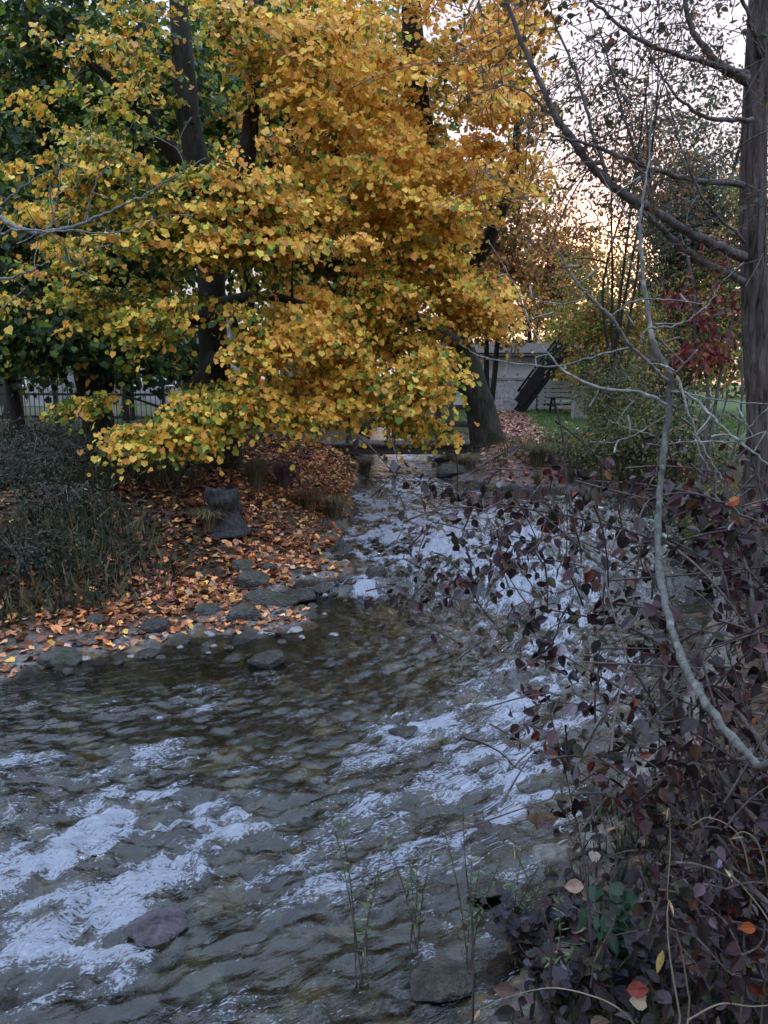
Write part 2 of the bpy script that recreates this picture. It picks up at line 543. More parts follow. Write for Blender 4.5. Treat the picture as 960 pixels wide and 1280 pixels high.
# ------------------------------------------------------------------ sky and light
SUN_EL, SUN_AZ = math.radians(7.0), math.radians(14.5)     # behind the trees, right of straight ahead
w = bpy.data.worlds.new("World"); scene.world = w; w.use_nodes = True
nt = w.node_tree; nt.nodes.clear()
wo = nt.nodes.new("ShaderNodeOutputWorld"); bg = nt.nodes.new("ShaderNodeBackground")
sky = nt.nodes.new("ShaderNodeTexSky"); sky.sky_type = 'NISHITA'; sky.sun_disc = False
sky.sun_elevation = SUN_EL; sky.sun_rotation = SUN_AZ; sky.air_density = 1.0; sky.dust_density = 1.5; sky.ozone_density = 1.5
tc = nt.nodes.new("ShaderNodeTexCoord").outputs['Generated']
sx = nt.nodes.new("ShaderNodeSeparateXYZ"); nt.links.new(tc, sx.inputs[0])
cloudn = noise(nt, mapping(nt, tc, (1, 1, 3)), 2.2, 5, .55)
zen = ramp(nt, sx.outputs[2], [(0., (4.2, 3.7, 4.0)), (.25, (5.4, 5.2, 5.9)), (.41, (6.2, 6.4, 7.8)), (.54, (10.5, 12.0, 15.6)), (.75, (16.5, 20.0, 27)), (1., (17, 21, 28.5))])
veil = mixc(nt, 1., zen, ramp(nt, cloudn, [(.3, (.72, .74, .80)), (.7, (1.18, 1.16, 1.12))]), 'MULTIPLY')
sd = (math.sin(SUN_AZ) * math.cos(SUN_EL), math.cos(SUN_AZ) * math.cos(SUN_EL), math.sin(SUN_EL))
dt = nt.nodes.new("ShaderNodeVectorMath"); dt.operation = 'DOT_PRODUCT'; dt.inputs[1].default_value = sd
nt.links.new(tc, dt.inputs[0])
glow = ramp(nt, dt.outputs['Value'], [(.93, (0, 0, 0)), (.985, (1.3, .6, .35)), (.9965, (4.0, 1.5, .5)), (1., (22, 8.5, 2.0))])
skyc = mixc(nt, 1., mixc(nt, .93, sky.outputs[0], veil), glow, 'ADD')
nt.links.new(skyc, bg.inputs[0]); bg.inputs[1].default_value = .12
nt.links.new(bg.outputs[0], wo.inputs[0])

sun_d = bpy.data.lights.new("sun", 'SUN'); sun_d.energy = .6; sun_d.angle = math.radians(12); sun_d.color = (1, .78, .62)
sun = bpy.data.objects.new("sun", sun_d); COL.objects.link(sun)
sun.rotation_euler = Vector(sd).to_track_quat('Z', 'Y').to_euler()
scene.view_settings.view_transform = 'Standard'
scene.view_settings.look = 'None'
scene.view_settings.gamma = 1
scene.view_settings.exposure = .45
scene.cycles.max_bounces = 8
scene.cycles.transparent_max_bounces = 16
scene.cycles.sample_clamp_indirect = 6

# ------------------------------------------------------------------ ground and water sheets
def axis(a, b, step):
    return np.arange(a, b, step)


def geo(a, b, n):
    t = np.geomspace(1, 1 + abs(b - a), n) - 1
    return a + np.sign(b - a) * t[1:]


def grow(a, b, s0, s1):
    out = [a]
    while out[-1] < b:
        f = (out[-1] - a) / (b - a); out.append(out[-1] + s0 + (s1 - s0) * f)
    return np.array(out[1:])


xs = np.concatenate([geo(-6, -500, 42)[::-1], axis(-6, 5.5, .03), geo(5.5, 500, 42)])
ys = np.concatenate([geo(1.4, -60, 22)[::-1], axis(1.4, 7, .025), grow(7, 24, .03, .11), grow(24.1, 38, .12, .5), geo(38.6, 600, 36)])
X, Y = np.meshgrid(xs, ys)
Z, D, LFT = land(X.ravel(), Y.ravel())
x, y = X.ravel(), Y.ravel()
# cobbles on the stream bed: one bump per cell of a jittered lattice
def cobbles(x, y, s, seed):
    gx, gy = x / s, y / s
    ix, iy = np.floor(gx).astype(np.int64), np.floor(gy).astype(np.int64)
    b1 = np.full(x.shape, 9.); idc = np.zeros(x.shape)
    for a in (-1, 0, 1):
        for b in (-1, 0, 1):
            cx, cy = ix + a, iy + b; z0 = np.zeros_like(cx)
            jx = cx + _hash(cx, cy, z0, seed); jy = cy + _hash(cx, cy, z0 + 1, seed)
            d = np.hypot((gx - jx) , (gy - jy) * 1.25)
            k = d < b1
            b1 = np.where(k, d, b1); idc = np.where(k, _hash(cx, cy, z0 + 2, seed), idc)
    return np.clip(1 - (b1 / .62) ** 2, 0, 1), idc
near = (D < .5) & (Y.ravel() < 24) & (np.abs(x) < 12)
cb = np.zeros(x.shape); cid = np.zeros(x.shape)
c1, i1 = cobbles(x[near], y[near], .24, 4); c2, i2 = cobbles(x[near], y[near], .13, 9)
big = c1 > .25
cb[near] = np.where(big, .055 * c1 * (i1 > .35), .0) + .035 * c2
cid[near] = np.where(big & (i1 > .35), i1, i2)
Z = Z + np.where(near, cb * sstep(.4, -.1, D), 0)
pal = np.array([(.030, .026, .016), (.065, .050, .026), (.11, .085, .045), (.17, .11, .05), (.060, .062, .055), (.14, .135, .12), (.045, .035, .035), (.20, .15, .09)])
bedc = pal[(cid * 977).astype(int) % len(pal)] * (.27 + .5 * (cid > .74))[:, None]
bedm = sstep(.10, -.06, D)
beach = np.where(LFT & (y < 9.3), sstep(.9, .15, D), sstep(.4, .0, D)) * (1 - bedm) * .9
lawn = sstep(20, 24, y) * sstep(1.0, 2.0, D) * np.where(LFT, .3, 1) + np.where(~LFT, sstep(1.2, 2.5, D) * .5 * sstep(9, 12, y), 0) + np.where(LFT & (x < -4), .12 * sstep(2.5, 4, D), 0)
lawn = np.clip(lawn + .3 * fbm(x * .8, y * .8, o=3, seed=21), 0, 1) * (D > .3)
pc = np.interp(y, [14, 17, 22, 28, 36, 60], [2.6, 2.95, 3.7, 4.6, 5.7, 9])
path = sstep(1.0, .35, np.abs(x - pc) + .25 * fbm(x * 2, y * 2, seed=5)) * (y > 14) * (D > .2)
mb = MB()
nx, ny = len(xs), len(ys)
I = np.arange(nx * ny).reshape(ny, nx)
quads = np.stack([I[:-1, :-1], I[:-1, 1:], I[1:, 1:], I[1:, :-1]], -1).reshape(-1, 4)
mb.add(np.stack([x, y, Z], 1), quads, bedc)
g = mb.build("ground", ground_mat(), attrs={"bed": bedm, "beach": beach, "lawn": lawn, "path": path})
tag(g, kind="structure")

# the stream: centre line gives flow coordinates
CEN = np.array([(-30, -9), (-14, -1.6), (-8, 1.4), (-4.5, 3.0), (-2.2, 4.2), (-.2, 5.4), (1.0, 6.8), (1.4, 8.4), (1.7, 10.5), (1.6, 13), (.9, 16), (.5, 19), (.45, 25), (.2, 32), (-2, 44)], float)
CENS = spline(CEN, 10)
cs = np.concatenate([[0], np.cumsum(np.linalg.norm(np.diff(CENS, axis=0), axis=1))])


def flow_uv(x, y):
    best = np.full(x.shape, 1e9); s = np.zeros(x.shape); t = np.zeros(x.shape)
    for i in range(len(CENS) - 1):
        a, b = CENS[i], CENS[i + 1]; v = b - a; L2 = v @ v
        u = np.clip(((x - a[0]) * v[0] + (y - a[1]) * v[1]) / L2, 0, 1)
        ex, ey = x - a[0] - u * v[0], y - a[1] - u * v[1]
        d = ex * ex + ey * ey; k = d < best
        best = np.where(k, d, best); s = np.where(k, cs[i] + u * math.sqrt(L2), s)
        t = np.where(k, np.sqrt(d) * np.sign(v[0] * ey - v[1] * ex), t)
    return s, t


wx = np.concatenate([geo(-6, -40, 24)[::-1], axis(-6, 5.6, .022)])
wy = np.concatenate([geo(1.2, -22, 14)[::-1], axis(1.2, 7, .02), grow(7, 24, .024, .10), grow(24.1, 38, .12, .5), geo(38.6, 70, 12)])
X, Y = np.meshgrid(wx, wy); x, y = X.ravel(), Y.ravel()
_, D, _ = land(x, y)
s, t = flow_uv(x, y)
base = water_z(x, y)
FOAM_SHEEN = [(455, 737, 60, 9, 1.1), (400, 742, 30, 8, .6), (300, 1050, 70, 40, .4), (60, 1200, 90, 40, .6), (120, 1035, 140, 40, 1.0), (205, 1030, 60, 40, .8), (120, 1165, 100, 55, 1.0), (40, 1100, 90, 40, .5), (235, 876, 46, 10, .75), (505, 905, 40, 13, .8), (160, 945, 80, 12, .55),
        (375, 895, 70, 14, .4), (540, 731, 90, 11, 1.15), (600, 728, 60, 10, .8), (520, 690, 120, 24, .66), (490, 655, 60, 18, .66), (580, 650, 110, 30, .62), (520, 602, 40, 8, .8),
        (480, 618, 60, 14, .66), (640, 690, 90, 30, .5), (760, 960, 90, 45, .42), (700, 780, 110, 40, .4), (690, 880, 130, 70, .46), (560, 1010, 130, 60, .32), (420, 1065, 110, 50, .34), (650, 1030, 100, 80, .5),  # centre-right entries paint the bright sky sheen as pale patches
        (320, 1110, 90, 40, .35), (520, 574, 50, 8, 1.1), (760, 800, 110, 70, .28), (760, 620, 90, 16, .3), (620, 1180, 80, 60, .45), (60, 960, 80, 14, .35)]
foam = np.full(x.shape, .0)  # mask holds real foam plus the painted sheen
for (px, py, rx, ry, a) in FOAM_SHEEN:
    c = G(px, py); c2 = G(px, py - ry); c3 = G(px + rx, py)
    lx = abs(c3[0] - c[0]) + .02; ly = abs(c2[1] - c[1]) + .03
    foam += a * np.exp(-(((x - c[0]) / lx) ** 2 + ((y - c[1]) / ly) ** 2))
pat = fbm(s * 2.2, t * 4.5, o=4, seed=45); pat2 = fbm(s * 7, t * 11, o=3, seed=46)
foam = np.clip(foam, 0, 1.1)
rapid = .60 + .9 * sstep(7.6, 8.6, y) * sstep(19, 11, y) + .9 * np.clip(foam, 0, 1)
calm = sstep(-.05, -.5, D)                                   # flatter beside the banks
wv = 0
lp = sstep(-.2, -2.2, x - .55 * (y - 6)) * sstep(4.9, 5.8, y)
rapid *= (1 - .6 * lp)
rp = sstep(.5, 1.4, x - .25 * (y - 3)) * sstep(8.2, 7.2, y)                 # smoother glide along the right bank
rapid *= (1 - .55 * rp)
def ridge(n): return (1 - np.abs(n) * 1.7)
wrp = .25 * vnoise(s * 1.3, t * 2.2, seed=31) + .10 * vnoise(s * 4.5, t * 6, seed=30)
wv = .026 * vnoise(s * 1.5 + wrp, t * 2.6 + wrp, seed=32) + .022 * ridge(vnoise(s * 3.0 + 2 * wrp, t * 5.2 + wrp * 3, seed=33)) \
    + .017 * ridge(vnoise(s * 6.4 + 3 * wrp, t * 11 + 4 * wrp, seed=34)) + .012 * ridge(vnoise(x * 9 + 3 * wrp, y * 11, seed=38)) + .0095 * ridge(vnoise(s * 11 + 4 * wrp, t * 18 + 5 * wrp, seed=37)) + .0070 * vnoise(s * 17 + 5 * wrp, t * 27, seed=35) + .0026 * vnoise(s * 21, t * 40, seed=36)
foam = foam + .26 * sstep(.05, .3, fbm(s * 1.1, t * 2.6, o=3, seed=48)) * (1 - .7 * sstep(5.6, 6.4, y) * sstep(8.2, 7.8, y))
foam = np.clip(foam * (.50 + 1.5 * pat + 1.3 * pat2), 0, .85) - .06 + .30 * np.clip(wv * rapid / .03, -1, 1)
lump = np.clip(foam - .3, 0, 1) * (.035 * np.abs(fbm(x * 9, y * 9, o=3, seed=41)) + .03 * vnoise(x * 2.5, y * 2.5, seed=42))
z = base + (wv - .027) * rapid * (.25 + .75 * calm) + lump
keep = D < .55
mb = MB(); nx, ny = len(wx), len(wy); I = np.arange(nx * ny).reshape(ny, nx)
q = np.stack([I[:-1, :-1], I[:-1, 1:], I[1:, 1:], I[1:, :-1]], -1).reshape(-1, 4)
q = q[keep[q].all(1)]
used, inv = np.unique(q, return_inverse=True)
mb.add(np.stack([x, y, z], 1)[used], inv.reshape(-1, 4))
wt = mb.build("water", water_mat(), uv=np.stack([s, t], 1)[used], attrs={"foam": np.clip(foam, 0, 1.3)[used]})
tag(wt, kind="structure")

# ------------------------------------------------------------------ trees
YEL = lin(242, 196, 86); GOLD = lin(236, 176, 74); ORA = lin(224, 160, 84); OCH = lin(186, 140, 74); LIME = lin(182, 176, 64); GRN = lin(98, 122, 48); DGR = lin(52, 76, 38); BRN = lin(128, 90, 54)


def blob(px, py, Y, rx, ry, rz):
    return (P(px, py, Y), (rx, ry, rz))


def sample_blob(b, n, shell=.5):
    c, r = b
    d = rand_dir(n) * (R.random(n) ** shell)[:, None]
    return c + d * np.array(r)


def attach(mb, nodes, rads, targets, r0=.012, rk=.010, arch=.18, sides=5, droop=0.):
    """grow a branch from the nearest wood to every target; returns the direction each arrives in"""
    nodes = [np.asarray(q, float) for q in nodes]; rads = list(rads)
    tg = np.asarray(targets); NA = np.array(nodes)
    d0 = np.array([np.linalg.norm(NA - c, axis=1).min() for c in tg])
    order = np.argsort(d0); dirs = np.zeros_like(tg)
    cap = len(nodes) + 5 * len(tg); A = np.zeros((cap, 3)); B = np.zeros(cap); A[:len(nodes)] = nodes; B[:len(nodes)] = rads; n = len(nodes)
    for i in order:
        c = tg[i]; v = c - A[:n]; L = np.linalg.norm(v, axis=1)
        cost = L * (1 + .35 * np.clip(-v[:, 2] / (L + 1e-6) - .2, 0, 1)) + .0 * B[:n]
        k = int(np.argmin(cost)); a = A[k]; ln = L[k]
        mid = (a + c) / 2 + np.array([0, 0, arch * ln]) + R.normal(size=3) * ln * .07
        tt = np.linspace(0, 1, 6)[:, None]
        p = (1 - tt) ** 2 * a + 2 * tt * (1 - tt) * mid + tt ** 2 * c
        ra = min(B[k] * .75, r0 + rk * ln); rr = np.linspace(ra, max(.004, ra * .35), 6)
        mb.tube(p, rr, sides, cap=False)
        A[n:n + 5] = p[1:]; B[n:n + 5] = rr[1:]; n += 5
        dirs[i] = unit(p[-1] - p[-3])
    return dirs


def sprays(mb, kind, cen, dirs, axis_pt, m, size, leaf, colfn, flat=.33, droop=.35, face=.9):
    """a flat, drooping spray of leaves round each target"""
    for c, d in zip(cen, dirs):
        k = max(3, int(m * R.uniform(.6, 1.4))); sz = size * R.uniform(.7, 1.3)
        out = c - axis_pt; out[2] *= .25; out = unit(out)
        fw = unit(d * .6 + out * .7 + np.array([0, 0, -.15])); sd = unit(np.cross(fw, (0, 0, 1.))); up = np.cross(sd, fw)
        u = R.normal(size=(k, 3)) * .5
        pos = c + sz * (u[:, :1] * fw * 1.0 + u[:, 1:2] * sd * 1.05 + u[:, 2:] * up * flat)
        pos[:, 2] -= droop * sz * (u[:, 0] ** 2 + u[:, 1] ** 2)
        tip = out * .55 + np.array([0, 0, -.8]) + R.normal(size=(k, 3)) * .5 + sd * u[:, 1:2] * .6
        nor = out * face + np.array([0, 0, .75]) + R.normal(size=(k, 3)) * .8
        leaves(mb, kind, pos, tip, nor, leaf * R.uniform(.5, 1.3, k), colfn(c, k), .45)


def tree(name, label, cat, base, stems, blobs, leafm, leafk, leaf, m, spray, colfn, bark, group=None, crown_axis=None, sides=14, shell=.5, mat='leaf', arch=.18, rough=.12, r0=.012, rk=.010, droop=.35, face=.9, flat=.33, crown_name="crown", many=1., gaps=None, holes=()):
    root = thing(name, base, label, cat, group)
    mb = MB(); nodes = []; rads = []
    for st in stems:
        p = spline(st, 7)
        mb.tube(p[:, :3], p[:, 3], sides, rough=rough, seed=int(abs(base[0] * 31)) + 3)
        nodes += list(p[2:, :3]); rads += list(p[2:, 3])
    tg = np.vstack([sample_blob(b[0], int(b[1] * many), shell) for b in blobs])
    if gaps is not None:
        gn = vnoise(tg[:, 0] * gaps[1] + 3, tg[:, 1] * gaps[1], tg[:, 2] * gaps[1] * 1.4, 91)
        tg = tg[gn > gaps[0]]
    for hc, hr in holes:
        tg = tg[(((tg - hc) * np.array([1, .45, .8])) ** 2).sum(1) > hr * hr]
    dirs = attach(mb, nodes, rads, tg, arch=arch, r0=r0, rk=rk)
    part(mb, "trunk", bark, root)
    ax = np.array(crown_axis if crown_axis is not None else base, float)
    lb = MB(); sprays(lb, leafk, tg, dirs, np.array([ax[0], ax[1], ax[2]]), m, spray, leaf, colfn, droop=droop, face=face, flat=flat)
    part(lb, crown_name, M[mat], root, smooth=False)
    return root


def st(*rows):
    """rows (px, py, Y, radius) -> points with radii"""
    return np.array([list(P(a, b, Y)) + [r] for a, b, Y, r in rows])


def ycol(cx_axis, green=.25, orange=.15):
    ax = np.array(cx_axis)
    def f(c, k):
        r = np.linalg.norm((c - ax)[:2]); inner = sstep(3.2, 1.2, r)
        gl = np.clip(green + .7 * inner + .35 * vnoise(np.array([c[0] * .9]), np.array([c[2] * .9]), np.array([c[1] * .9 + .01]), 51)[0] + .06 * (ax[0] - c[0]) - .07 * (c[2] - 3.2), .02, .95)
        o = np.clip(orange + .10 * (c[0] - ax[0]) + .045 * (c[2] - 3.6), 0.02, .8)
        return pick(k, [YEL, GOLD, ORA, OCH, LIME, GRN, DGR], [.50 * (1 - gl) * (1 - .6 * o), .40 * (1 - gl), o * .6, o * .3, .35 * gl + .05, .55 * gl, .25 * gl * gl])
    return f


# open gaps in the two golden crowns where the limbs show
HOLES = [(P(232, 130, 11.2), .62), (P(315, 165, 11.2), .55), (P(266, 430, 10.6), .42), (P(70, 215, 10.6), .45), (P(150, 300, 10.8), .42), (P(430, 330, 11.6), .42), (P(560, 110, 13.6), .5), (P(250, 60, 12), .5), (P(380, 455, 11.0), .40), (P(490, 395, 12.2), .35), (P(170, 470, 10.4), .5), (P(100, 440, 11), .5)]
# the leaning tree beside the footbridge
b = G(607, 558); TY = b[1]; print('lean', b)
b[2] -= .1
tree("golden_tree", "thick mossy leaning trunk beside the footbridge carrying the broad golden orange crown", "tree", b,
     [np.vstack([[b[0] + .06, b[1], b[2], .54], [b[0] + .03, b[1], b[2] + .3, .42], st((597, 500, TY, .36), (574, 430, TY - .2, .33), (550, 320, 16.3, .29), (530, 200, 15.7, .25), (518, 80, 15.2, .21), (510, -80, 14.8, .15))]),
      st((566, 370, 16.5, .2), (610, 300, 16, .14), (640, 220, 15.5, .10), (650, 120, 15, .06)),
      st((575, 430, TY - .2, .18), (520, 400, 15, .14), (460, 400, 13.5, .10), (400, 420, 12, .06)),
      st((545, 290, 16.2, .2), (470, 230, 14.8, .14), (410, 180, 13.6, .09), (360, 150, 12.6, .05))],
     [(blob(520, 60, 14.0, 2.1, 2.4, 1.6), 110), (blob(560, 190, 13.6, 1.7, 2.2, 1.3), 95), (blob(480, 260, 12.8, 1.9, 1.7, 1.2), 90), (blob(555, 350, 13.6, 1.2, 1.8, 1.0), 75),
      (blob(450, 390, 12.2, 1.6, 1.3, .9), 80), (blob(490, 460, 12.4, 1.15, 1.2, .8), 60), (blob(600, 395, 14.2, .65, .8, .45), 24), (blob(410, 130, 12.2, 1.5, 1.6, 1.3), 70),
      (blob(645, 120, 15.2, 1.0, 1.4, 1.8), 26), (blob(400, 480, 11.8, .9, .9, .6), 34), (blob(530, 515, 13.0, .65, .6, .4), 20), (blob(620, 20, 15.2, 1.0, 1.2, .9), 20), (blob(655, 408, 15.6, .55, .5, .16), 12)],
     None, 'maple', .084, 60, .33, ycol((1.2, 17, 0), .24, .10), M['bark_lean'], crown_axis=(1.3, 16.8, 3.2), many=2.2, gaps=(-.15, 1.15), flat=.2, holes=HOLES)

# the yellow tree on the left bank
b = P(277, 575, 12.6); b[2] = gz(b[0], b[1]) - .05
tree("yellow_maple", "yellow and lime maple on the left bank with branches drooping low over the leafy slope", "tree", b,
     [np.vstack([[b[0], b[1], b[2], .34], st((272, 500, 12.6, .26), (266, 420, 12.6, .23), (262, 300, 12.7, .21), (238, 160, 12.9, .18), (226, 40, 13, .15), (215, -140, 13, .10))]),
      st((264, 330, 12.7, .15), (296, 240, 12.5, .14), (312, 170, 12.4, .13), (318, 60, 12.4, .10), (330, -80, 12.4, .06)),
      st((256, 250, 12.7, .13), (200, 170, 12.2, .10), (150, 110, 11.6, .07), (100, 70, 11.2, .04)),
      st((266, 400, 12.6, .10), (210, 400, 11.6, .07), (160, 420, 10.8, .04)),
      st((268, 440, 12.6, .09), (250, 470, 11.4, .06), (200, 520, 10.4, .035)),
      st((264, 380, 12.6, .09), (330, 370, 11.6, .07), (380, 380, 10.8, .04))],
     [(blob(290, 40, 11.6, 2.0, 1.6, 1.1), 80), (blob(250, 230, 10.6, 1.9, 1.0, .8), 80), (blob(100, 110, 10.6, 1.1, 1.1, 1.0), 60), (blob(60, 260, 10.8, 1.1, 1.2, .7), 34),
      (blob(230, 330, 10.4, 1.8, .9, .6), 60), (blob(350, 300, 10.8, 1.3, 1.0, .9), 60), (blob(200, 400, 10.2, .9, .7, .35), 22), (blob(340, 430, 10.6, 1.1, .8, .55), 40),
      (blob(290, 500, 10.4, .75, .5, .28), 22), (blob(215, 540, 9.9, .80, .4, .16), 17), (blob(370, 510, 10.8, .5, .4, .2), 9), (blob(150, 552, 9.6, .60, .35, .10), 9), (blob(240, 520, 10.2, .5, .4, .22), 14), (blob(130, 500, 11, .9, .5, .25), 12), (blob(250, 505, 10.0, .5, .4, .2), 12), (blob(110, 380, 11.0, 1.3, 1.2, .7), 34), (blob(150, 190, 12.6, 2.0, 1.4, 1.0), 46)],
     None, 'maple', .076, 50, .27, ycol((-2.7, 12.7, 0), .36, .0), M['bark'], crown_axis=(-2.7, 12.8, 3.0), many=2.2, gaps=(-.10, 1.35), flat=.18, holes=HOLES)


def gcol(cols, w): return lambda c, k: pick(k, cols, w)


# dark green trees on the far left
b = P(122, 548, 15.5); b[2] = gz(b[0], b[1]) - .05
tree("green_tree", "dark forked tree trunk on the left behind the brambles under deep green leaves", "tree", b,
     [np.vstack([[b[0], b[1], b[2], .40], st((122, 520, 15.5, .30), (108, 470, 15.5, .24), (88, 400, 15.4, .2), (60, 250, 15.2, .15), (50, 50, 15, .1))]),
      st((122, 515, 15.5, .22), (138, 450, 15.4, .18), (150, 360, 15.3, .14), (170, 200, 15.2, .1), (180, 20, 15, .06)),
      st((90, 410, 15.4, .14), (40, 330, 14.6, .1), (-30, 260, 14, .06))],
     [(blob(60, 60, 14.6, 2.6, 2.0, 2.0), 110), (blob(60, 300, 14.4, 2.6, 1.6, 1.3), 110), (blob(70, 420, 14.6, 1.8, 1.4, .6), 60), (blob(190, 440, 15, 1.4, 1.2, .6), 46), (blob(200, 120, 16, 2.2, 1.6, 2.0), 60)],
     None, 'maple', .13, 44, .52, gcol([DGR, GRN, lin(38, 60, 36), LIME, YEL], [.5, .25, .35, .06, .05]), M['bark'], crown_axis=(b[0], b[1], 4))

b = P(24, 552, 19); b[2] = gz(b[0], b[1]) - .05
tree("slim_tree", "slim dark trunk at the far left by the railing fence", "tree", b,
     [np.vstack([[b[0], b[1], b[2], .20], st((20, 510, 19, .16), (8, 440, 19, .13), (0, 300, 19, .10), (10, 120, 19, .06))])],
     [(blob(0, 330, 18.6, 2.4, 1.6, 1.6), 70), (blob(20, 120, 18.6, 2.4, 1.6, 2.2), 70), (blob(40, 440, 18.6, 1.6, 1.2, .6), 36)],
     None, 'maple', .14, 36, .6, gcol([DGR, GRN, lin(40, 62, 40), LIME], [.5, .3, .3, .08]), M['bark'], crown_axis=(b[0], b[1], 4))


def wild_tree(name, label, x, y, h, rw, cols, wts, leaf, nc, m, spray, group=None, bark='bark', r=None, kind='linden', lowest=.25, shell=.55, sparse=1., stems=2, mat='leaf'):
    z0 = gz(x, y) - .05; r = r or h * .011
    ss = []
    for i in range(stems):
        a = R.uniform(0, 2 * pi); lean = h * .10
        ss.append(np.array([[x, y, z0, r * 1.5], [x + .02 * h * math.cos(a), y + .02 * h * math.sin(a), z0 + h * .12, r], [x + lean * .35 * math.cos(a) + R.normal() * h * .015, y + lean * .5 * math.sin(a), z0 + h * .33, r * .8], [x + lean * .8 * math.cos(a) + R.normal() * h * .03, y + lean * .8 * math.sin(a), z0 + h * .62, r * .5],
                             [x + lean * 1.5 * math.cos(a), y + lean * 1.4 * math.sin(a), z0 + h * .92, r * .2]]))
    lo = z0 + h * lowest; c = np.array([x, y, (lo + z0 + h) / 2])
    bl = [((c, (rw, rw, (z0 + h - lo) / 2)), nc)]
    for _ in range(4):
        q = c + np.array([R.uniform(-.6, .6) * rw, R.uniform(-.6, .6) * rw, R.uniform(-.35, .4) * h * .6])
        bl.append(((q, (rw * .5, rw * .5, h * .14)), nc // 6))
    return tree(name, label, "tree", np.array([x, y, z0]), ss, bl, None, kind, leaf, int(m * 1.5), spray, gcol(cols, wts), M[bark], group, crown_axis=(x, y, c[2]), sides=8, shell=shell, r0=.012, rk=.012, mat=mat)


def atpx(px, Y): return P(px, 500, Y)[0]


BG = "trees standing beyond the stream"
wild_tree("background_tree", "dense green yellow tree right behind the yellow maple's double trunk", atpx(330, 25), 25, 13, 3.4, [GRN, LIME, DGR, YEL], [.4, .3, .3, .3], .22, 170, 34, .9, BG)
wild_tree("background_tree", "tall dark green tree behind the leaning golden trunk and bridge", atpx(455, 27), 27, 14, 3.4, [GRN, GOLD, DGR, OCH], [.4, .35, .3, .2], .22, 170, 34, .9, BG)
wild_tree("background_tree", "deep green tree behind the forked trunk on the left", atpx(160, 26), 26, 13, 3.8, [DGR, GRN, LIME], [.6, .3, .1], .22, 180, 34, .9, BG)
wild_tree("background_tree", "darkest green tree over the pale house at the far left", atpx(10, 27), 27, 14, 4, [DGR, lin(36, 58, 36), GRN], [.6, .4, .2], .22, 180, 34, .9, BG)
wild_tree("background_tree", "brown leaved tree over the white house with the timber stair", atpx(612, 33.5), 33.5, 11.5, 3.0, [BRN, OCH, ORA, GRN], [.5, .3, .15, .15], .15, 120, 30, .8, BG, lowest=.235)
wild_tree("background_tree", "thin russet tree in front of the orange sunset glow", atpx(757, 21), 21, 12.5, 2.6, [BRN, lin(104, 76, 60), OCH, lin(90, 70, 62)], [.4, .4, .15, .3], .085, 150, 15, .6, BG, kind='ovate', lowest=.33, r=.04, stems=5)
wild_tree("background_tree", "brown yellow tree behind the roof of the white house", atpx(668, 50), 50, 13.5, 4.2, [BRN, OCH, ORA, lin(120, 96, 80)], [.5, .3, .1, .3], .2, 150, 26, 1.0, BG, lowest=.22)
wild_tree("background_tree", "olive yellow bushy tree below the orange sunset glow", atpx(765, 27), 27, 6.2, 2.3, [OCH, lin(138, 132, 70), GRN, BRN], [.3, .35, .4, .3], .11, 150, 34, .7, BG, kind='ovate', lowest=.12)
wild_tree("background_tree", "tall grey green tree behind the bare limbs of the furrowed trunk", atpx(850, 33), 33, 14.2, 3.0, [lin(92, 100, 84), lin(74, 84, 66), lin(118, 118, 86)], [.4, .4, .2], .16, 300, 34, .8, BG, kind='ovate', lowest=.1)
wild_tree("background_tree", "olive tree farther right behind the furrowed trunk", atpx(945, 29), 29, 10, 2.6, [GRN, OCH, lin(96, 98, 70)], [.4, .3, .4], .14, 140, 32, .8, BG, kind='ovate', lowest=.1)
wild_tree("background_tree", "low ochre tree behind the dark shed", atpx(830, 38), 38, 7.4, 3.0, [OCH, BRN, LIME], [.4, .3, .3], .16, 130, 32, .8, BG, kind='ovate', lowest=.1)
wild_tree("background_tree", "pale lime tree behind the concrete post and picnic table", atpx(735, 44), 44, 7.0, 3.0, [LIME, OCH, GRN], [.4, .3, .4], .18, 130, 32, .9, BG, kind='ovate', lowest=.1)

# far woodland: one mass
lb = MB(); n = 1500
for (x0, x1, yy, hh) in ((-75, 4, 58, 13), (4, 26, 75, 6.0), (20, 60, 62, 9.5), (-130, -40, 90, 16), (30, 130, 95, 11)):
    cx = R.uniform(x0, x1, n // 3); cy = yy + R.uniform(-5, 5, n // 3); top = hh * (.75 + .3 * vnoise(cx * .13, cx * 0, seed=77))
    cz = 1.2 + R.random(n // 3) ** .8 * top
    for c in np.stack([cx, cy, cz], 1):
        k = 14
        pos = c + R.normal(size=(k, 3)) * np.array([.9, .9, .6])
        leaves(lb, 'small', pos, rand_dir(k), rand_dir(k) + np.array([0, -.8, .4]), R.uniform(.4, .75, k), pick(k, [BRN, OCH, GRN, DGR], [.3, .25, .35, .4]))
tag(lb.build("far_woodland", M['leaf'], smooth=False), "mixed autumn woodland closing the view far behind the houses", "woodland", kind="stuff")

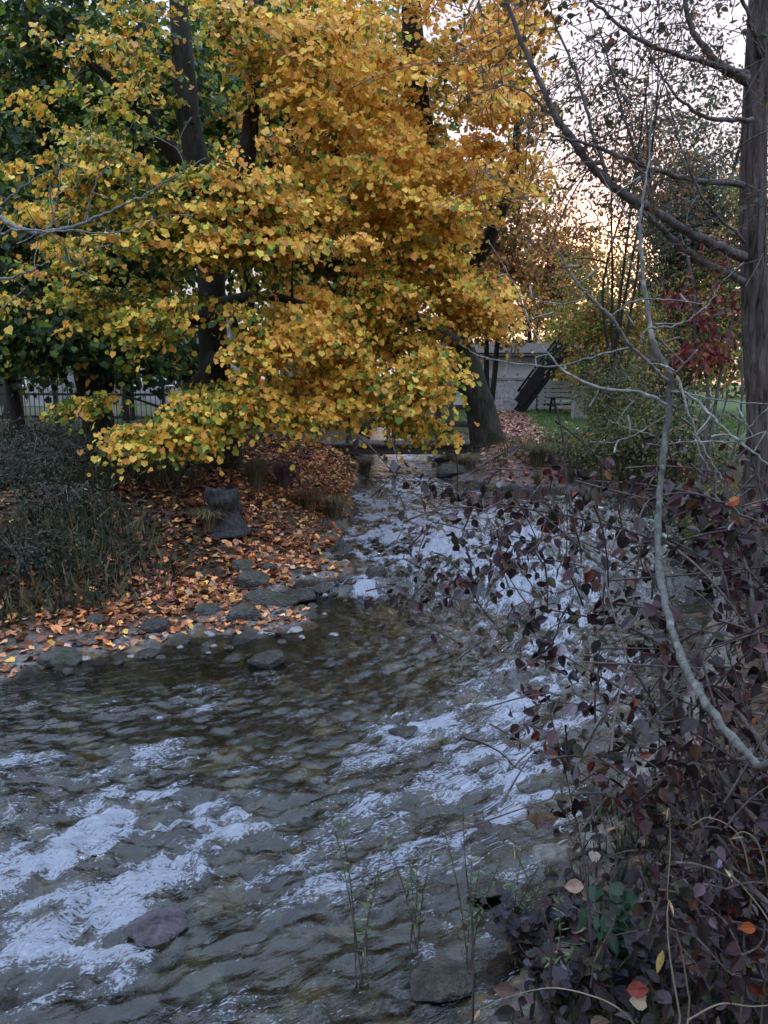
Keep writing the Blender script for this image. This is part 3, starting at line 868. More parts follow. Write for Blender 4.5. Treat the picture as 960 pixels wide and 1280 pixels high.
# ------------------------------------------------------------------ the furrowed tree at the right edge
ft = thing("furrowed_tree", (P(948, 620, 7.6)[0], 7.6, gz(P(948, 620, 7.6)[0], 7.6)), "straight grey trunk with deeply furrowed bark and long bare limbs reaching over the stream", "tree")
mb = MB()
p = spline(np.vstack([[ft["_base"][0] + .02, 7.6, ft["_base"][2] - .1, .235], st((955, 560, 7.6, .155), (947, 450, 7.6, .122), (942, 320, 7.6, .112), (942, 200, 7.6, .108), (948, 60, 7.6, .102), (957, -100, 7.6, .10), (965, -300, 7.6, .08))]), 24)
p = spline(p[::6], 14)
mb.tube(p[:, :3], p[:, 3], 84, cap=False)
v = mb.v[0].reshape(len(p), 84, 3); a = np.linspace(0, 2 * pi, 84, endpoint=False)[None]; zz = v[:, :, 2]
rg = 1 - 2.2 * np.abs(vnoise(np.cos(a) * 4.2 + .35 * vnoise(zz * 2.2, a + 0 * zz, seed=3), zz * 2.3 + 9, np.sin(a) * 4.2 + 20 + 0 * zz, 17))
rg2 = vnoise(np.cos(a) * 9 + 0 * zz, zz * 7, np.sin(a) * 9 + 30 + 0 * zz, 18)
v = p[:, None, :3] + (v - p[:, None, :3]) * (1 + .13 * np.clip(rg, -.6, .5) + .03 * rg2)[:, :, None]
mb.v[0] = v.reshape(-1, 3)
part(mb, "trunk", M['bark_grey'], ft)
LIMBS = [
    st((930, 322, 7.5, .062), (880, 300, 7.3, .055), (820, 265, 7.1, .05), (760, 228, 7.0, .046), (715, 175, 6.9, .04), (680, 115, 6.9, .034), (655, 60, 6.9, .028), (628, -10, 6.9, .02), (600, -80, 7, .012)),
    st((930, 352, 7.5, .045), (870, 322, 7.4, .04), (800, 262, 7.4, .034), (735, 205, 7.4, .028), (685, 140, 7.5, .018), (640, 108, 7.6, .010), (600, 115, 7.7, .006)),
    st((928, 230, 7.5, .038), (870, 226, 7.2, .032), (800, 205, 7.0, .026), (735, 180, 6.8, .018), (680, 165, 6.7, .010)),
    st((936, 100, 7.5, .07), (905, 85, 7.4, .055), (880, 60, 7.4, .04), (860, 20, 7.4, .03), (850, -60, 7.4, .02)),
    st((935, 92, 7.5, .04), (880, 78, 7.2, .03), (800, 50, 7.0, .022), (740, 0, 7.0, .015), (700, -50, 7, .01)),
    st((940, 150, 7.4, .03), (890, 148, 7.2, .024), (850, 125, 7.1, .016), (820, 80, 7.1, .010), (790, 20, 7.1, .006)),
    st((950, 70, 7.5, .03), (935, 20, 7.3, .024), (910, -40, 7.2, .015)),
    st((760, 228, 7.0, .026), (740, 160, 7.0, .02), (720, 90, 7.1, .015), (690, 20, 7.2, .010), (680, -40, 7.2, .006)),
    st((820, 265, 7.1, .026), (790, 180, 7.2, .018), (770, 110, 7.3, .013), (750, 40, 7.3, .008)),
    st((930, 300, 7.4, .02), (880, 250, 7.0, .016), (850, 180, 6.9, .011), (830, 100, 6.9, .007)),
]
tl = MB()
for L in LIMBS:
    mb = MB(); q = spline(L, 8); q[:, :3] += R.normal(size=(len(q), 3)) * .006
    q[:, 3] *= .74
    mb.tube(q[:, :3], q[:, 3], 9, rough=.14)
    nodes = list(q[4:, :3]); rad = list(q[4:, 3])
    k = int(8 + 12 * np.linalg.norm(q[-1, :3] - q[0, :3]))
    ii = R.integers(5, len(q), k)
    tg = q[ii, :3] + unit(R.normal(size=(k, 3)) * np.array([1, .7, .8]) + np.array([-.25, 0, .35])) * R.uniform(.18, .65, k)[:, None]
    dirs = attach(mb, nodes, rad, tg, r0=.0025, rk=.006, arch=.04, sides=4)
    ii = R.integers(5, len(q), k // 2)
    attach(mb, nodes, rad, q[ii, :3] + unit(R.normal(size=(k // 2, 3)) * np.array([1, .8, .7]) + np.array([-.4, 0, .2])) * R.uniform(.5, 1.4, k // 2)[:, None], r0=.0025, rk=.0045, arch=.10, sides=4)
    part(mb, "branch", M['bark_limb'], ft)
    for c, d in zip(tg, dirs):
        if R.random() < .12: continue
        n = R.integers(6, 16)
        pos = c - d * R.uniform(-.08, .38, n)[:, None] + R.normal(size=(n, 3)) * .05
        leaves(tl, 'narrow' if R.random() < .85 else 'ovate', pos, d + R.normal(size=(n, 3)) * .6 + np.array([0, 0, -.5]), rand_dir(n), R.uniform(.045, .085, n), pick(n, [lin(70, 68, 50), lin(98, 84, 56), lin(60, 70, 48), lin(110, 82, 50)], [.4, .25, .3, .2]))
part(tl, "crown", M['leaf'], ft, smooth=False)

# red leaved shrub before the furrowed trunk
b = np.array([atpx(880, 10.2), 10.2, 0]); b[2] = gz(b[0], b[1]) - .03
RED = [lin(92, 32, 34), lin(116, 50, 38), lin(70, 28, 36), lin(124, 78, 46)]
tree("red_shrub", "shrub of hanging dark red leaves beside the furrowed trunk", "shrub", b,
     [np.vstack([[*b, .028], st((885, 500, 10.2, .022), (870, 430, 10.2, .018), (865, 350, 10.2, .018), (850, 290, 10.2, .008))]), np.vstack([[*b, .024], st((900, 470, 10.2, .02), (915, 400, 10.2, .014), (910, 330, 10.1, .01))])],
     [(blob(885, 440, 10.1, .55, .5, .26), 24), (blob(885, 375, 10.1, .5, .5, .35), 20), (blob(900, 315, 10.2, .45, .5, .2), 9), (blob(850, 370, 10.2, .3, .4, .3), 5)],
     None, 'ovate', .085, 12, .22, gcol(RED, [.4, .3, .2, .1]), M['bark_limb'], crown_axis=(b[0], b[1], 3), sides=6, droop=.5, crown_name="foliage")

# olive shrubs on the far right bank
OL = [lin(84, 92, 52), lin(62, 74, 42), lin(112, 108, 60), lin(130, 110, 66), lin(48, 60, 38)]
SH = [("olive shrub of fine leaves on the right bank beside the lawn edge", 730, 15.8, .7, .6), ("rounded olive shrub below the concrete post", 700, 17.0, .4, .35), ("wide green shrub behind the grey sapling fork", 790, 14.8, 1.0, 1.5),
      ("tall grey green shrub between sapling and red shrub", 850, 14.0, 1.2, 2.0), ("dark green shrub at the foot of the furrowed trunk", 915, 9.2, .75, 1.1), ("upright olive shrub in front of the dark shed", 765, 20, 1.2, 2.2), ("low brown green shrub at the water's edge under the right bank", 800, 15.6, .7, .7)]


def shrub(name, label, x, y, rw, h, cols, wts, leaf, nc, m, spray, kind='ovate', group=None, mat='leaf', z0=None):
    z0 = gz(x, y) - .03 if z0 is None else z0
    ss = []
    for i in range(6):
        a = R.uniform(0, 2 * pi); q = rw * R.uniform(.2, .7)
        ss.append(np.array([[x + .03 * math.cos(a), y + .03 * math.sin(a), z0, .02], [x + q * .4 * math.cos(a), y + q * .4 * math.sin(a), z0 + h * .4, .014], [x + q * math.cos(a), y + q * math.sin(a), z0 + h * .85, .006]]))
    return tree(name, label, "shrub", np.array([x, y, z0]), ss, [((np.array([x, y, z0 + h * .5]), (rw, rw, h * .52)), nc)], None, kind, leaf, m, spray, gcol(cols, wts), M['bark_limb'], group, crown_axis=(x, y, z0 + h * .3), sides=5, r0=.004, rk=.006, mat=mat, crown_name="foliage", flat=.6)


for lab, px, Y, rw, h in SH:
    shrub("bank_shrub", lab, atpx(px, Y), Y, rw, h, OL, [.3, .3, .15, .1, .2], .065, int(60 * rw * h + 25), 26, .26, 'small', "shrubs along the far right bank")

# brambles and dark undergrowth on the left bank
DK = [lin(40, 50, 40), lin(52, 62, 46), lin(32, 42, 36), lin(66, 72, 50), lin(78, 66, 48)]
BR = [("broad dark bramble thicket at the left edge above the shore", 30, 9.6, .9, .75), ("dark green bramble mound between the left edge and the leafy slope", 75, 11.0, 1.0, .7), ("grey green bramble below the fence at the left edge", 10, 12.5, 1.2, .8),
      ("low bramble under the forked trunk", 105, 13.0, .9, .55), ("small dark bramble overhanging the shore at the left edge", 15, 7.6, .55, .5), ("bramble mound lowest on the slope beside the orange leaves", 65, 8.6, .55, .45)]
for lab, px, Y, rw, h in BR:
    shrub("bramble", lab, atpx(px, Y), Y, rw, h, DK, [.28, .25, .22, .14, .13], .042, int(75 * rw * h + 36), 34, .25, 'ovate', "brambles on the left bank")

# ------------------------------------------------------------------ fallen leaves
lit = MB()
LC = [lin(184, 126, 80), lin(158, 100, 64), lin(124, 78, 54), lin(196, 148, 98), lin(92, 62, 48), lin(184, 146, 122), lin(206, 160, 80)]


def scatter(n, x0, x1, y0, y1, dens, leaf, cols, wts, lift=.012, tilt=.45, kind='maple'):
    x = R.uniform(x0, x1, n); y = R.uniform(y0, y1, n)
    z, d, l = land(x, y)
    k = R.random(n) < dens(x, y, d, l)
    x, y, z = x[k], y[k], z[k]; m = len(x)
    a = R.uniform(0, 2 * pi, m)
    tip = np.stack([np.cos(a), np.sin(a), R.normal(size=m) * .35], 1)
    nor = np.array([0, 0, 1.]) + R.normal(size=(m, 3)) * tilt
    leaves(lit, kind, np.stack([x, y, z + lift * R.uniform(.5, 2.2, m)], 1), tip, nor, leaf * R.uniform(.6, 1.2, m), pick(m, cols, wts, .25), .5)


scatter(52000, -5, 0, 5.4, 19, lambda x, y, d, l: np.where(l & (d > .04), (.25 + .75 * sstep(-.25, .35, fbm(x * 1.4, y * 1.4, seed=61))) * sstep(-4.6, -2.9, x + .12 * (y - 6)) * (1 - .72 * sstep(1.0, 2.6, d)) * (.35 + .65 * sstep(-3.4, -1.9, x)), 0), .078, LC, [.24, .22, .25, .13, .3, .10, .06])
scatter(30000, -5, 0, 7, 19, lambda x, y, d, l: np.where(l & (d > 1.0), .6 * sstep(-4.6, -2.9, x + .12 * (y - 6)), 0), .075, [lin(82, 56, 44), lin(62, 44, 38), lin(106, 70, 50), lin(48, 38, 34)], [.3, .3, .2, .2])
scatter(9000, -9, -2.4, 5.4, 16, lambda x, y, d, l: np.where(l & (d > .1), .35, 0), .08, LC, [.1, .15, .3, .05, .5, .0, .0])
scatter(14000, 1.4, 8, 13.5, 36, lambda x, y, d, l: np.where(~l & (d > .1), .10 * (y < 24) + .02 + .88 * sstep(1.1, .3, np.abs(x - np.interp(y, [14, 17, 22, 28, 36], [2.6, 2.95, 3.7, 4.6, 5.7]))), 0), .10, [lin(170, 128, 112), lin(140, 96, 78), lin(190, 150, 130), lin(110, 76, 60)], [.35, .3, .2, .25])
scatter(5000, .3, 5, 1.0, 10, lambda x, y, d, l: np.where(~l & (d > .08), .5, 0), .085, [lin(64, 52, 52), lin(84, 70, 68), lin(48, 40, 42), lin(104, 80, 58)], [.35, .25, .3, .1], kind='ovate')
tag(lit.build("fallen_leaves", M['litter'], smooth=False), "orange and brown fallen leaves carpeting both banks of the stream", "leaf litter", kind="stuff")

# grass on the left bank, the lawn and the right bank
gr = MB()


def grass(n, x0, x1, y0, y1, dens, h, cols, wts, wid=.06):
    x = R.uniform(x0, x1, n); y = R.uniform(y0, y1, n); z, d, l = land(x, y)
    k = R.random(n) < dens(x, y, d, l); x, y, z = x[k], y[k], z[k]; m = len(x)
    tip = np.array([0, 0, 1.]) + R.normal(size=(m, 3)) * .45
    leaves(gr, 'blade', np.stack([x, y, z - .01], 1), tip, rand_dir(m) * np.array([1, 1, .2]), h * R.uniform(.5, 1.3, m), pick(m, cols, wts, .2))


gc = [lin(68, 98, 50), lin(88, 118, 60), lin(56, 80, 46), lin(120, 126, 70)]
grass(26000, -10, -2.4, 7, 19, lambda x, y, d, l: np.where(l & (d > 1.4), sstep(-.1, .3, fbm(x, y, seed=71)) * sstep(-2.6, -3.8, x), 0), .20, [lin(52, 62, 46), lin(70, 78, 54), lin(40, 48, 38), lin(96, 88, 62)], [.35, .3, .25, .1])
grass(12000, -5, -1.6, 6.6, 12, lambda x, y, d, l: np.where(l & (d > .9), sstep(-2.2, -3.2, x + .1 * (y - 8)) * sstep(-.2, .2, fbm(x * 1.6, y * 1.6, seed=72)), 0), .26, [lin(52, 60, 46), lin(74, 78, 54), lin(38, 46, 38), lin(104, 92, 64)], [.35, .3, .2, .15])
grass(24000, 2.0, 13, 19, 38, lambda x, y, d, l: np.where(~l & (d > 1.), sstep(.3, .9, np.abs(x - np.interp(y, [14, 17, 22, 28, 36], [2.6, 2.95, 3.7, 4.6, 5.7]))), 0), .16, gc, [.4, .4, .1, .1])
grass(16000, 1.6, 7, 10, 19, lambda x, y, d, l: np.where(~l & (d > .3), .8 * sstep(-.2, .2, fbm(x * 1.5, y * 1.5, seed=73)), 0), .20, [lin(92, 88, 56), lin(70, 78, 46), lin(118, 100, 68)], [.4, .4, .3])
grass(9000, -4.5, .2, 9.0, 19, lambda x, y, d, l: np.where(l & (d > .12), .55 * sstep(.05, .4, fbm(x * 1.2, y * 1.2, seed=75)) + .5 * sstep(.9, .2, d), 0), .17, [lin(96, 82, 56), lin(74, 64, 46), lin(70, 72, 46)], [.4, .3, .2])
grass(7000, .2, 4, .8, 9, lambda x, y, d, l: np.where(~l & (d > .1), .6, 0), .16, [lin(48, 54, 38), lin(74, 72, 46), lin(38, 40, 34)], [.4, .2, .4])
grass(9000, .3, 2.6, 1.0, 3.8, lambda x, y, d, l: np.where(~l & (d > .05), .9 * sstep(-.2, .2, fbm(x * 4, y * 4, seed=79)), 0), .13, [lin(50, 58, 40), lin(84, 80, 54), lin(36, 40, 32), lin(110, 98, 70)], [.4, .2, .3, .1])
tag(gr.build("grass", M['grass'], smooth=False), "grass growing on the banks and the far lawn", "grass", kind="stuff")

# ------------------------------------------------------------------ stones
def rock(name, label, p, w, hgt=.6, dep=.9, mat='rock', group=None, seed=None, sink=.3, sub=4):
    bm = bmesh.new(); bmesh.ops.create_icosphere(bm, subdivisions=sub, radius=1)
    v = np.array([q.co[:] for q in bm.verts]); f = np.array([[q.index for q in fc.verts] for fc in bm.faces]); bm.free()
    sd = R.integers(1, 9000) if seed is None else seed
    for _ in range(11):                                     # flat broken faces
        n = rand_dir(1)[0]; c = R.uniform(.55, .85); dd = v @ n; v = v - np.clip(dd - c, 0, None)[:, None] * n * .85
    k = 1 + .22 * fbm(v[:, 0] * 1.3 + sd, v[:, 1] * 1.3, v[:, 2] * 1.3 + .01, 4, sd % 97) + .05 * fbm(v[:, 0] * 6, v[:, 1] * 6, v[:, 2] * 6 + sd, 3, 3)
    v = v * k[:, None] * np.array([w / 2, w / 2 * dep, w / 2 * hgt])
    a = R.uniform(0, pi) * .25; v = v @ np.array([[math.cos(a), -math.sin(a), 0], [math.sin(a), math.cos(a), 0], [0, 0, 1]]).T
    v[:, 2] += w * hgt * (.5 - sink)
    mb = MB(); mb.add(v, f); o = mb.build(name, M[mat]); o.location = [float(q) for q in p]
    return tag(o, label, "stone", group)


ROCKS = [  # px, py (foot), width px, height ratio, material, label
    (302, 712, 34, .7, 'rock', "rounded grey stone highest on the leafy shore"),
    (315, 730, 44, .55, 'rock', "grey green stone just below the rounded grey one on the shore"),
    (336, 755, 64, .42, 'rock', "long mossy slab stone on the leafy shore"),
    (303, 772, 50, .5, 'rock', "broad mossy stone in front of the long slab"),
    (259, 768, 36, .5, 'rock', "dark mossy stone left of the broad shore stones"),
    (197, 790, 44, .6, 'rock_wet', "black wet stone at the edge of the orange leaves"),
    (117, 778, 30, .45, 'rock', "small dark stone alone among the orange leaves"),
    (74, 830, 52, .5, 'rock', "mossy stone standing in the shallows at the left shore"),
    (377, 746, 42, .4, 'rock_wet', "flat dark stone at the root of the leafy spit"),
    (404, 740, 26, .5, 'rock', "small stone near the tip of the leafy spit"),
    (335, 713, 22, .6, 'rock', "small stone beside the rounded grey one"),
    (327, 793, 34, .2, 'rock_pale', "flat pale slab at the water's edge below the mossy stones"),
    (368, 789, 22, .4, 'rock_pale', "small pale stone at the water's edge beside the leaf pile"),
    (337, 830, 52, .42, 'rock_wet', "low black stone breaking the shallow water below the shore"),
    (292, 826, 26, .4, 'rock_wet', "small wet stone left of the low black one in the shallows"),
    (186, 820, 36, .3, 'rock_wet', "flat black stone in the shallows below the leaves"),
    (412, 832, 20, .4, 'rock_wet', "smallest black stone showing alone in the shallows"),
    (468, 722, 34, .55, 'rock_wet', "black wet stone at the left lip of the small fall"),
    (622, 672, 26, .5, 'rock_wet', "dark stone in the rapids above the small fall"),
    (430, 690, 28, .6, 'rock_wet', "dark stone at the foot of the bank above the spit"),
    (565, 595, 44, .5, 'rock', "brown stone at the water's edge under the leaning trunk"),
    (546, 1232, 96, .22, 'rock_wet', "big brown wet boulder in the nearest water"),
    (200, 1158, 84, .17, 'rock_plum', "smooth plum coloured boulder washed over by white water"),
    (612, 1112, 60, .2, 'rock_wet', "flat grey slab beside the near right bank"),
    (545, 1112, 40, .28, 'rock_wet', "black stone in the riffle before the flat grey slab"),
    (505, 918, 46, .22, 'rock_wet', "black stone under the foam in midstream"),
    (605, 1040, 40, .4, 'rock_wet', "dark stone in the riffle at the edge of the bright water"),
    (760, 1010, 70, .5, 'rock_wet', "dark bank stone under the purple shrub"),
]
for px, py, wpx, hr, mt, lab in ROCKS:
    p = G(px, py); depth = p[1] * cp + (H - p[2]) * sp
    shore = py < 800 and px < 440
    rock("stone", lab, p, wpx * depth / F * (1.08 if shore else 1), hr * (1.2 if shore else 1.1), .8, mt, sink=.46 if shore else .55 if mt == 'rock_plum' else .34)
# little stones strewn along the shore
for i in range(60):
    px = R.uniform(10, 440); py = R.uniform(745, 850)
    p = G(px, py)
    d = land(np.array([p[0]]), np.array([p[1]]))[1][0]
    if not -.5 < d < .5: continue
    rock("pebble", "small grey pebble lying among wet leaves along the left shoreline", p, R.uniform(.05, .13), R.uniform(.4, .7), .8, ['rock', 'rock_wet', 'rock_wet', 'rock_pale'][R.integers(0, 4)], "pebbles along the left shore", sub=3)

# ------------------------------------------------------------------ stumps and tussocks
def stump(label, px, py, Y, h, r, lean=0.):
    x, Y, z = G(px, py); z -= .06
    root = thing("tree_stump", (x, Y, z), label, "stump")
    mb = MB(); n = 16
    pts = np.array([[x + lean * (i / n) ** 1.3, Y, z + (h + .06) * i / n] for i in range(n + 1)])
    rr = r * np.interp(np.linspace(0, 1, n + 1), [0, .12, .3, .8, 1], [2.3, 1.35, 1.05, 1.12, .98])
    mb.tube(pts, rr, 22, rough=.28, seed=int(px))
    v = mb.v[0]; top = np.arange(n * 22, n * 22 + 22); v[top, 2] += -.05 + .07 * np.sin(np.arange(22) * 2 * pi / 22 + 1.0) + .03 * np.sin(np.arange(22) * 1.43) + R.uniform(-.012, .012, 22); v[n * 22 + 22, 2] -= .07
    part(mb, "trunk", M['stump'], root)
    return root


stump("tall weathered grey stump with a knot hole on the leafy slope", 284, 660, 11.2, .52, .18, -.06)


def tussock(label, px, py, r, h, n, cols):
    x, Y, z = G(px, py)
    root = thing("grass_tussock", (x, Y, z), label, "grass tussock")
    mb = MB()
    for i in range(n):
        a = R.uniform(0, 2 * pi); q = R.uniform(.25, 1) * r; hh = h * R.uniform(.7, 1.1); c = cols[R.integers(len(cols))] * R.uniform(.7, 1.25)
        dr = np.array([math.cos(a), math.sin(a), 0]); sd = np.array([-dr[1], dr[0], 0]) * .006
        b0 = np.array([x, Y, z]) + dr * r * .25 * R.random()
        k = 6; tt = np.linspace(0, 1, k)
        line = b0 + dr * (q * tt ** 1.4)[:, None] + np.array([0, 0, 1]) * (hh * (1.9 * tt - 1.25 * tt ** 2.2))[:, None]
        wdt = (1 - tt * .85)[:, None]
        v = np.vstack([line - sd * wdt, line + sd * wdt]); j = np.arange(k - 1)
        mb.add(v, np.stack([j, j + 1, j + 1 + k, j + k], 1), c)
    part(mb, "foliage", M['grass'], root, smooth=False)
    return root


dry = [lin(120, 104, 78), lin(96, 84, 66), lin(140, 122, 92), lin(86, 84, 58)]
tussock("dry grass tussock growing against the foot of the weathered stump", 262, 664, .30, .34, 260, dry)
tussock("pale rounded dry grass tussock beside the tall stump", 320, 612, .40, .52, 420, dry)
tussock("drooping purple brown grass tussock on the bank top", 354, 612, .34, .50, 340, [lin(92, 76, 84), lin(74, 64, 72), lin(110, 92, 92)])
tussock("rounded brown tussock at the near end of the footbridge", 457, 592, .45, .5, 420, [lin(116, 90, 74), lin(92, 74, 62), lin(96, 92, 66)])
tussock("straw coloured tussock hanging over the water's edge", 418, 650, .36, .42, 420, dry)
tussock("brown grass tussock on the bank between the stump and the water", 385, 640, .40, .42, 360, [lin(120, 84, 58), lin(96, 72, 54), lin(86, 78, 56)])
tussock("dry brown tussock at the foot of the leaning trunk", 580, 588, .45, .45, 380, dry)
tussock("olive tussock on the right bank beside the leafy path", 672, 582, .55, .6, 460, [lin(96, 98, 62), lin(112, 106, 72), lin(80, 84, 54)])

for i in range(22):
    q = G(R.uniform(90, 430), R.uniform(610, 770)); a = R.uniform(0, 2 * pi); L = R.uniform(.2, .65)
    pts = []
    for f in np.linspace(-.5, .5, 7):
        xx, yy = q[0] + math.cos(a) * L * f + R.normal() * .012, q[1] + math.sin(a) * L * f + R.normal() * .012
        pts.append((xx, yy, gz(xx, yy) + .016 + .03 * (f + .5) * (i % 3)))
    mb = MB(); mb.tube(pts, np.linspace(.010, .003, 7) * R.uniform(.6, 1.2), 6)
    tag(mb.build("fallen_twig", M['bark_limb'], loc=q), "thin dark fallen twig lying on the leaf litter of the left bank", "twig", "fallen twigs on the left bank")

# ------------------------------------------------------------------ footbridge
bz = P(500, 553, 19.6)[2]
fb = thing("footbridge", (.5, 19.6, bz), "dark low timber footbridge crossing the stream left of the leaning trunk", "bridge")
xl, xr = P(372, 553, 19.6)[0], 2.6
mb = MB()
for i in range(int((xr - xl) / .15)):
    xx = xl + i * .15; mb.box((xx, 19.0, bz - .05), (xx + .138, 20.4, bz + R.uniform(-.006, .006)))
part(mb, "deck", M['timber'], fb, smooth=False)
for yy in (19.08, 20.2):
    mb = MB(); mb.box((xl, yy, bz - .26), (xr, yy + .14, bz - .052)); part(mb, "beam", M['timber'], fb, smooth=False)
for yy in (19.03, 20.30):
    mb = MB(); mb.box((xl, yy, bz + .85), (xr, yy + .08, bz + .93)); mb.box((xl, yy + .01, bz + .42), (xr, yy + .06, bz + .50)); part(mb, "rail", M['timber'], fb, smooth=False)
    for xx in np.linspace(xl + .1, xr - .1, 5):
        mb = MB(); mb.box((xx, yy + .062, bz - .2), (xx + .09, yy + .14, bz + .96)); part(mb, "post", M['timber'], fb, smooth=False)


# fences
def picket_fence(label, a, bpt, n_post, h, gap, z_of, mat, wid=.05, name="picket_fence"):
    a = np.array(a, float); bpt = np.array(bpt, float); L = np.linalg.norm(bpt - a); t = (bpt - a) / L; nn = np.array([-t[1], t[0]])
    root = thing(name, (*a, z_of(*a)), label, "fence")
    mb = MB()
    for i in range(int(L / gap)):
        q = a + t * i * gap; z = z_of(*q); hh = h * R.uniform(.94, 1.03)
        mb.beam((q[0], q[1], z + .05), (q[0], q[1], z + hh), wid, .018)
    part(mb, "pickets" if False else "picket_panel", mat, root, smooth=False)
    mb = MB()
    for f in (.25, .8):
        za, zb = z_of(*a) + h * f, z_of(*bpt) + h * f
        mb.beam((*(a + nn * .035), za), (*(bpt + nn * .035), zb), .04, .07)
    part(mb, "rail", mat, root, smooth=False)
    for i in range(n_post):
        q = a + t * L * i / (n_post - 1) + nn * .1; z = z_of(*q)
        mb = MB(); mb.beam((q[0], q[1], z - .1), (q[0], q[1], z + h * 1.08), .09, .09); part(mb, "post", mat, root, smooth=False)


picket_fence("grey wooden picket fence left of the footbridge", (P(300, 540, 20.5)[0], 20.5), (P(398, 540, 20.3)[0], 20.3), 3, 1.05, .085, gz, M['picket'])
picket_fence("grey wooden picket fence along the far side of the stream behind the footbridge", (P(420, 540, 24)[0], 24.5), (P(560, 540, 24)[0], 24), 4, 1.35, .09, lambda x, y: 1.0, M['picket'])
picket_fence("dark thin railing fence on the left behind the brambles", (P(-60, 540, 22)[0], 22), (P(250, 540, 21.4)[0], 21.4), 8, 1.15, .14, gz, M['metal'], .018, "railing_fence")


# ------------------------------------------------------------------ houses
def house(name, label, x0, x1, y0, y1, wall_h, roof_h, wins, doors=(), z0=None, wall='wall', eave=.5, gable=False):
    z0 = gz((x0 + x1) / 2, y0) - .1 if z0 is None else z0
    root = thing(name, ((x0 + x1) / 2, (y0 + y1) / 2, z0), label, "house")
    mb = MB(); mb.box((x0, y0, z0), (x1, y1, z0 + wall_h)); part(mb, "wall", M[wall], root, smooth=False)
    mb = MB(); zt = z0 + wall_h; ym = (y0 + y1) / 2; e = eave
    th = .14
    for s_ in (0, 1):
        ya = y0 - e if s_ == 0 else y1 + e
        v = np.array([[x0 - e, ya, zt - .1], [x1 + e, ya, zt - .1], [x1 + e, ym, zt + roof_h], [x0 - e, ym, zt + roof_h]])
        v = np.vstack([v, v + np.array([0, 0, th])])
        mb.add(v, [[0, 3, 2, 1], [4, 5, 6, 7], [0, 1, 5, 4], [1, 2, 6, 5], [2, 3, 7, 6], [3, 0, 4, 7]])
    roof = part(mb, "roof", M['roof'], root, smooth=False)
    mb = MB(); xc = x0 + (x1 - x0) * .3; mb.box((xc, ym - .3, zt + roof_h - .5), (xc + .5, ym + .3, zt + roof_h + .8))
    ch = part(mb, "chimney", M['concrete'], root, smooth=False); ch.parent = roof
    for xg in (x0 + .01, x1 - .01):
        mb = MB(); mb.add(np.array([[xg, y0, zt], [xg, y1, zt], [xg, ym, zt + roof_h - .06]]), [[0, 1, 2]])
        part(mb, "gable", M[wall], root, smooth=False)
    for (wx0, wz0, ww, wh) in wins:
        mb = MB(); t = .07; X0 = x0 + wx0; Z0 = z0 + wz0
        mb.box((X0 - t, y0 - .05, Z0 - t), (X0, y0 - .003, Z0 + wh + t)); mb.box((X0 + ww, y0 - .05, Z0 - t), (X0 + ww + t, y0 - .003, Z0 + wh + t))
        mb.box((X0, y0 - .048, Z0 + wh), (X0 + ww, y0 - .004, Z0 + wh + t)); mb.box((X0, y0 - .09, Z0 - t), (X0 + ww, y0 - .004, Z0)); mb.box((X0 + ww / 2 - .025, y0 - .045, Z0), (X0 + ww / 2 + .025, y0 - .006, Z0 + wh))
        wn = part(mb, "window", M['wall'], root, smooth=False)
        mb = MB(); mb.box((X0, y0 - .03, Z0), (X0 + ww, y0 - .01, Z0 + wh)); pn = part(mb, "pane", M['window'], root, smooth=False); pn.parent = wn
    for (dx0, dw, dh) in doors:
        mb = MB(); mb.box((x0 + dx0, y0 - .04, z0 + .1), (x0 + dx0 + dw, y0 - .003, z0 + dh)); part(mb, "door", M['shed'], root, smooth=False)
    return root


hx0, hx1 = P(540, 480, 37)[0], P(688, 480, 37)[0]
house("white_house", "white rendered house with the dark outdoor stair in front of it", hx0, hx1, 37, 44, 2.75, .55, [(.6, 1.0, .8, 1.0)])
hx = P(-70, 480, 42)[0]
house("pale_house", "pale house seen under the branches behind the railing fence at the left", hx, P(60, 480, 42)[0], 42, 50, 3.6, 2.4, [(1.0, 1.2, 1.0, 1.2), (3.4, 1.2, 1.0, 1.2)], [(2.4, .9, 2.1)], wall='dull_wall')
house("pale_house", "pale house seen past the forked trunk on the left", P(128, 480, 46)[0], P(270, 480, 46)[0], 46, 54, 3.2, 2.4, [(1.2, 1.2, 1.1, 1.2), (3.8, 1.2, 1.1, 1.2)], wall='dull_wall')
house("pale_house", "pale house beyond the picket fence and the footbridge", P(350, 480, 50)[0], P(455, 480, 50)[0], 50, 58, 3.0, 2.4, [(1.2, 1.2, 1.1, 1.2), (3.2, 1.2, 1.1, 1.2)], wall='dull_wall')
wh = bpy.data.objects["white_house"]; wz = wh["_base"][2]
mb = MB(); mb.tube([(hx0 - .5, 36.47, wz + 2.64), (hx1 + .5, 36.47, wz + 2.64)], .07, 8); part(mb, "gutter", M['metal'], wh)
mb = MB(); mb.tube([(hx1 - .25, 36.47, wz + 2.6), (hx1 - .25, 36.9, wz + 2.45), (hx1 - .25, 36.93, wz + .1)], .045, 8); part(mb, "downpipe", M['metal'], wh)
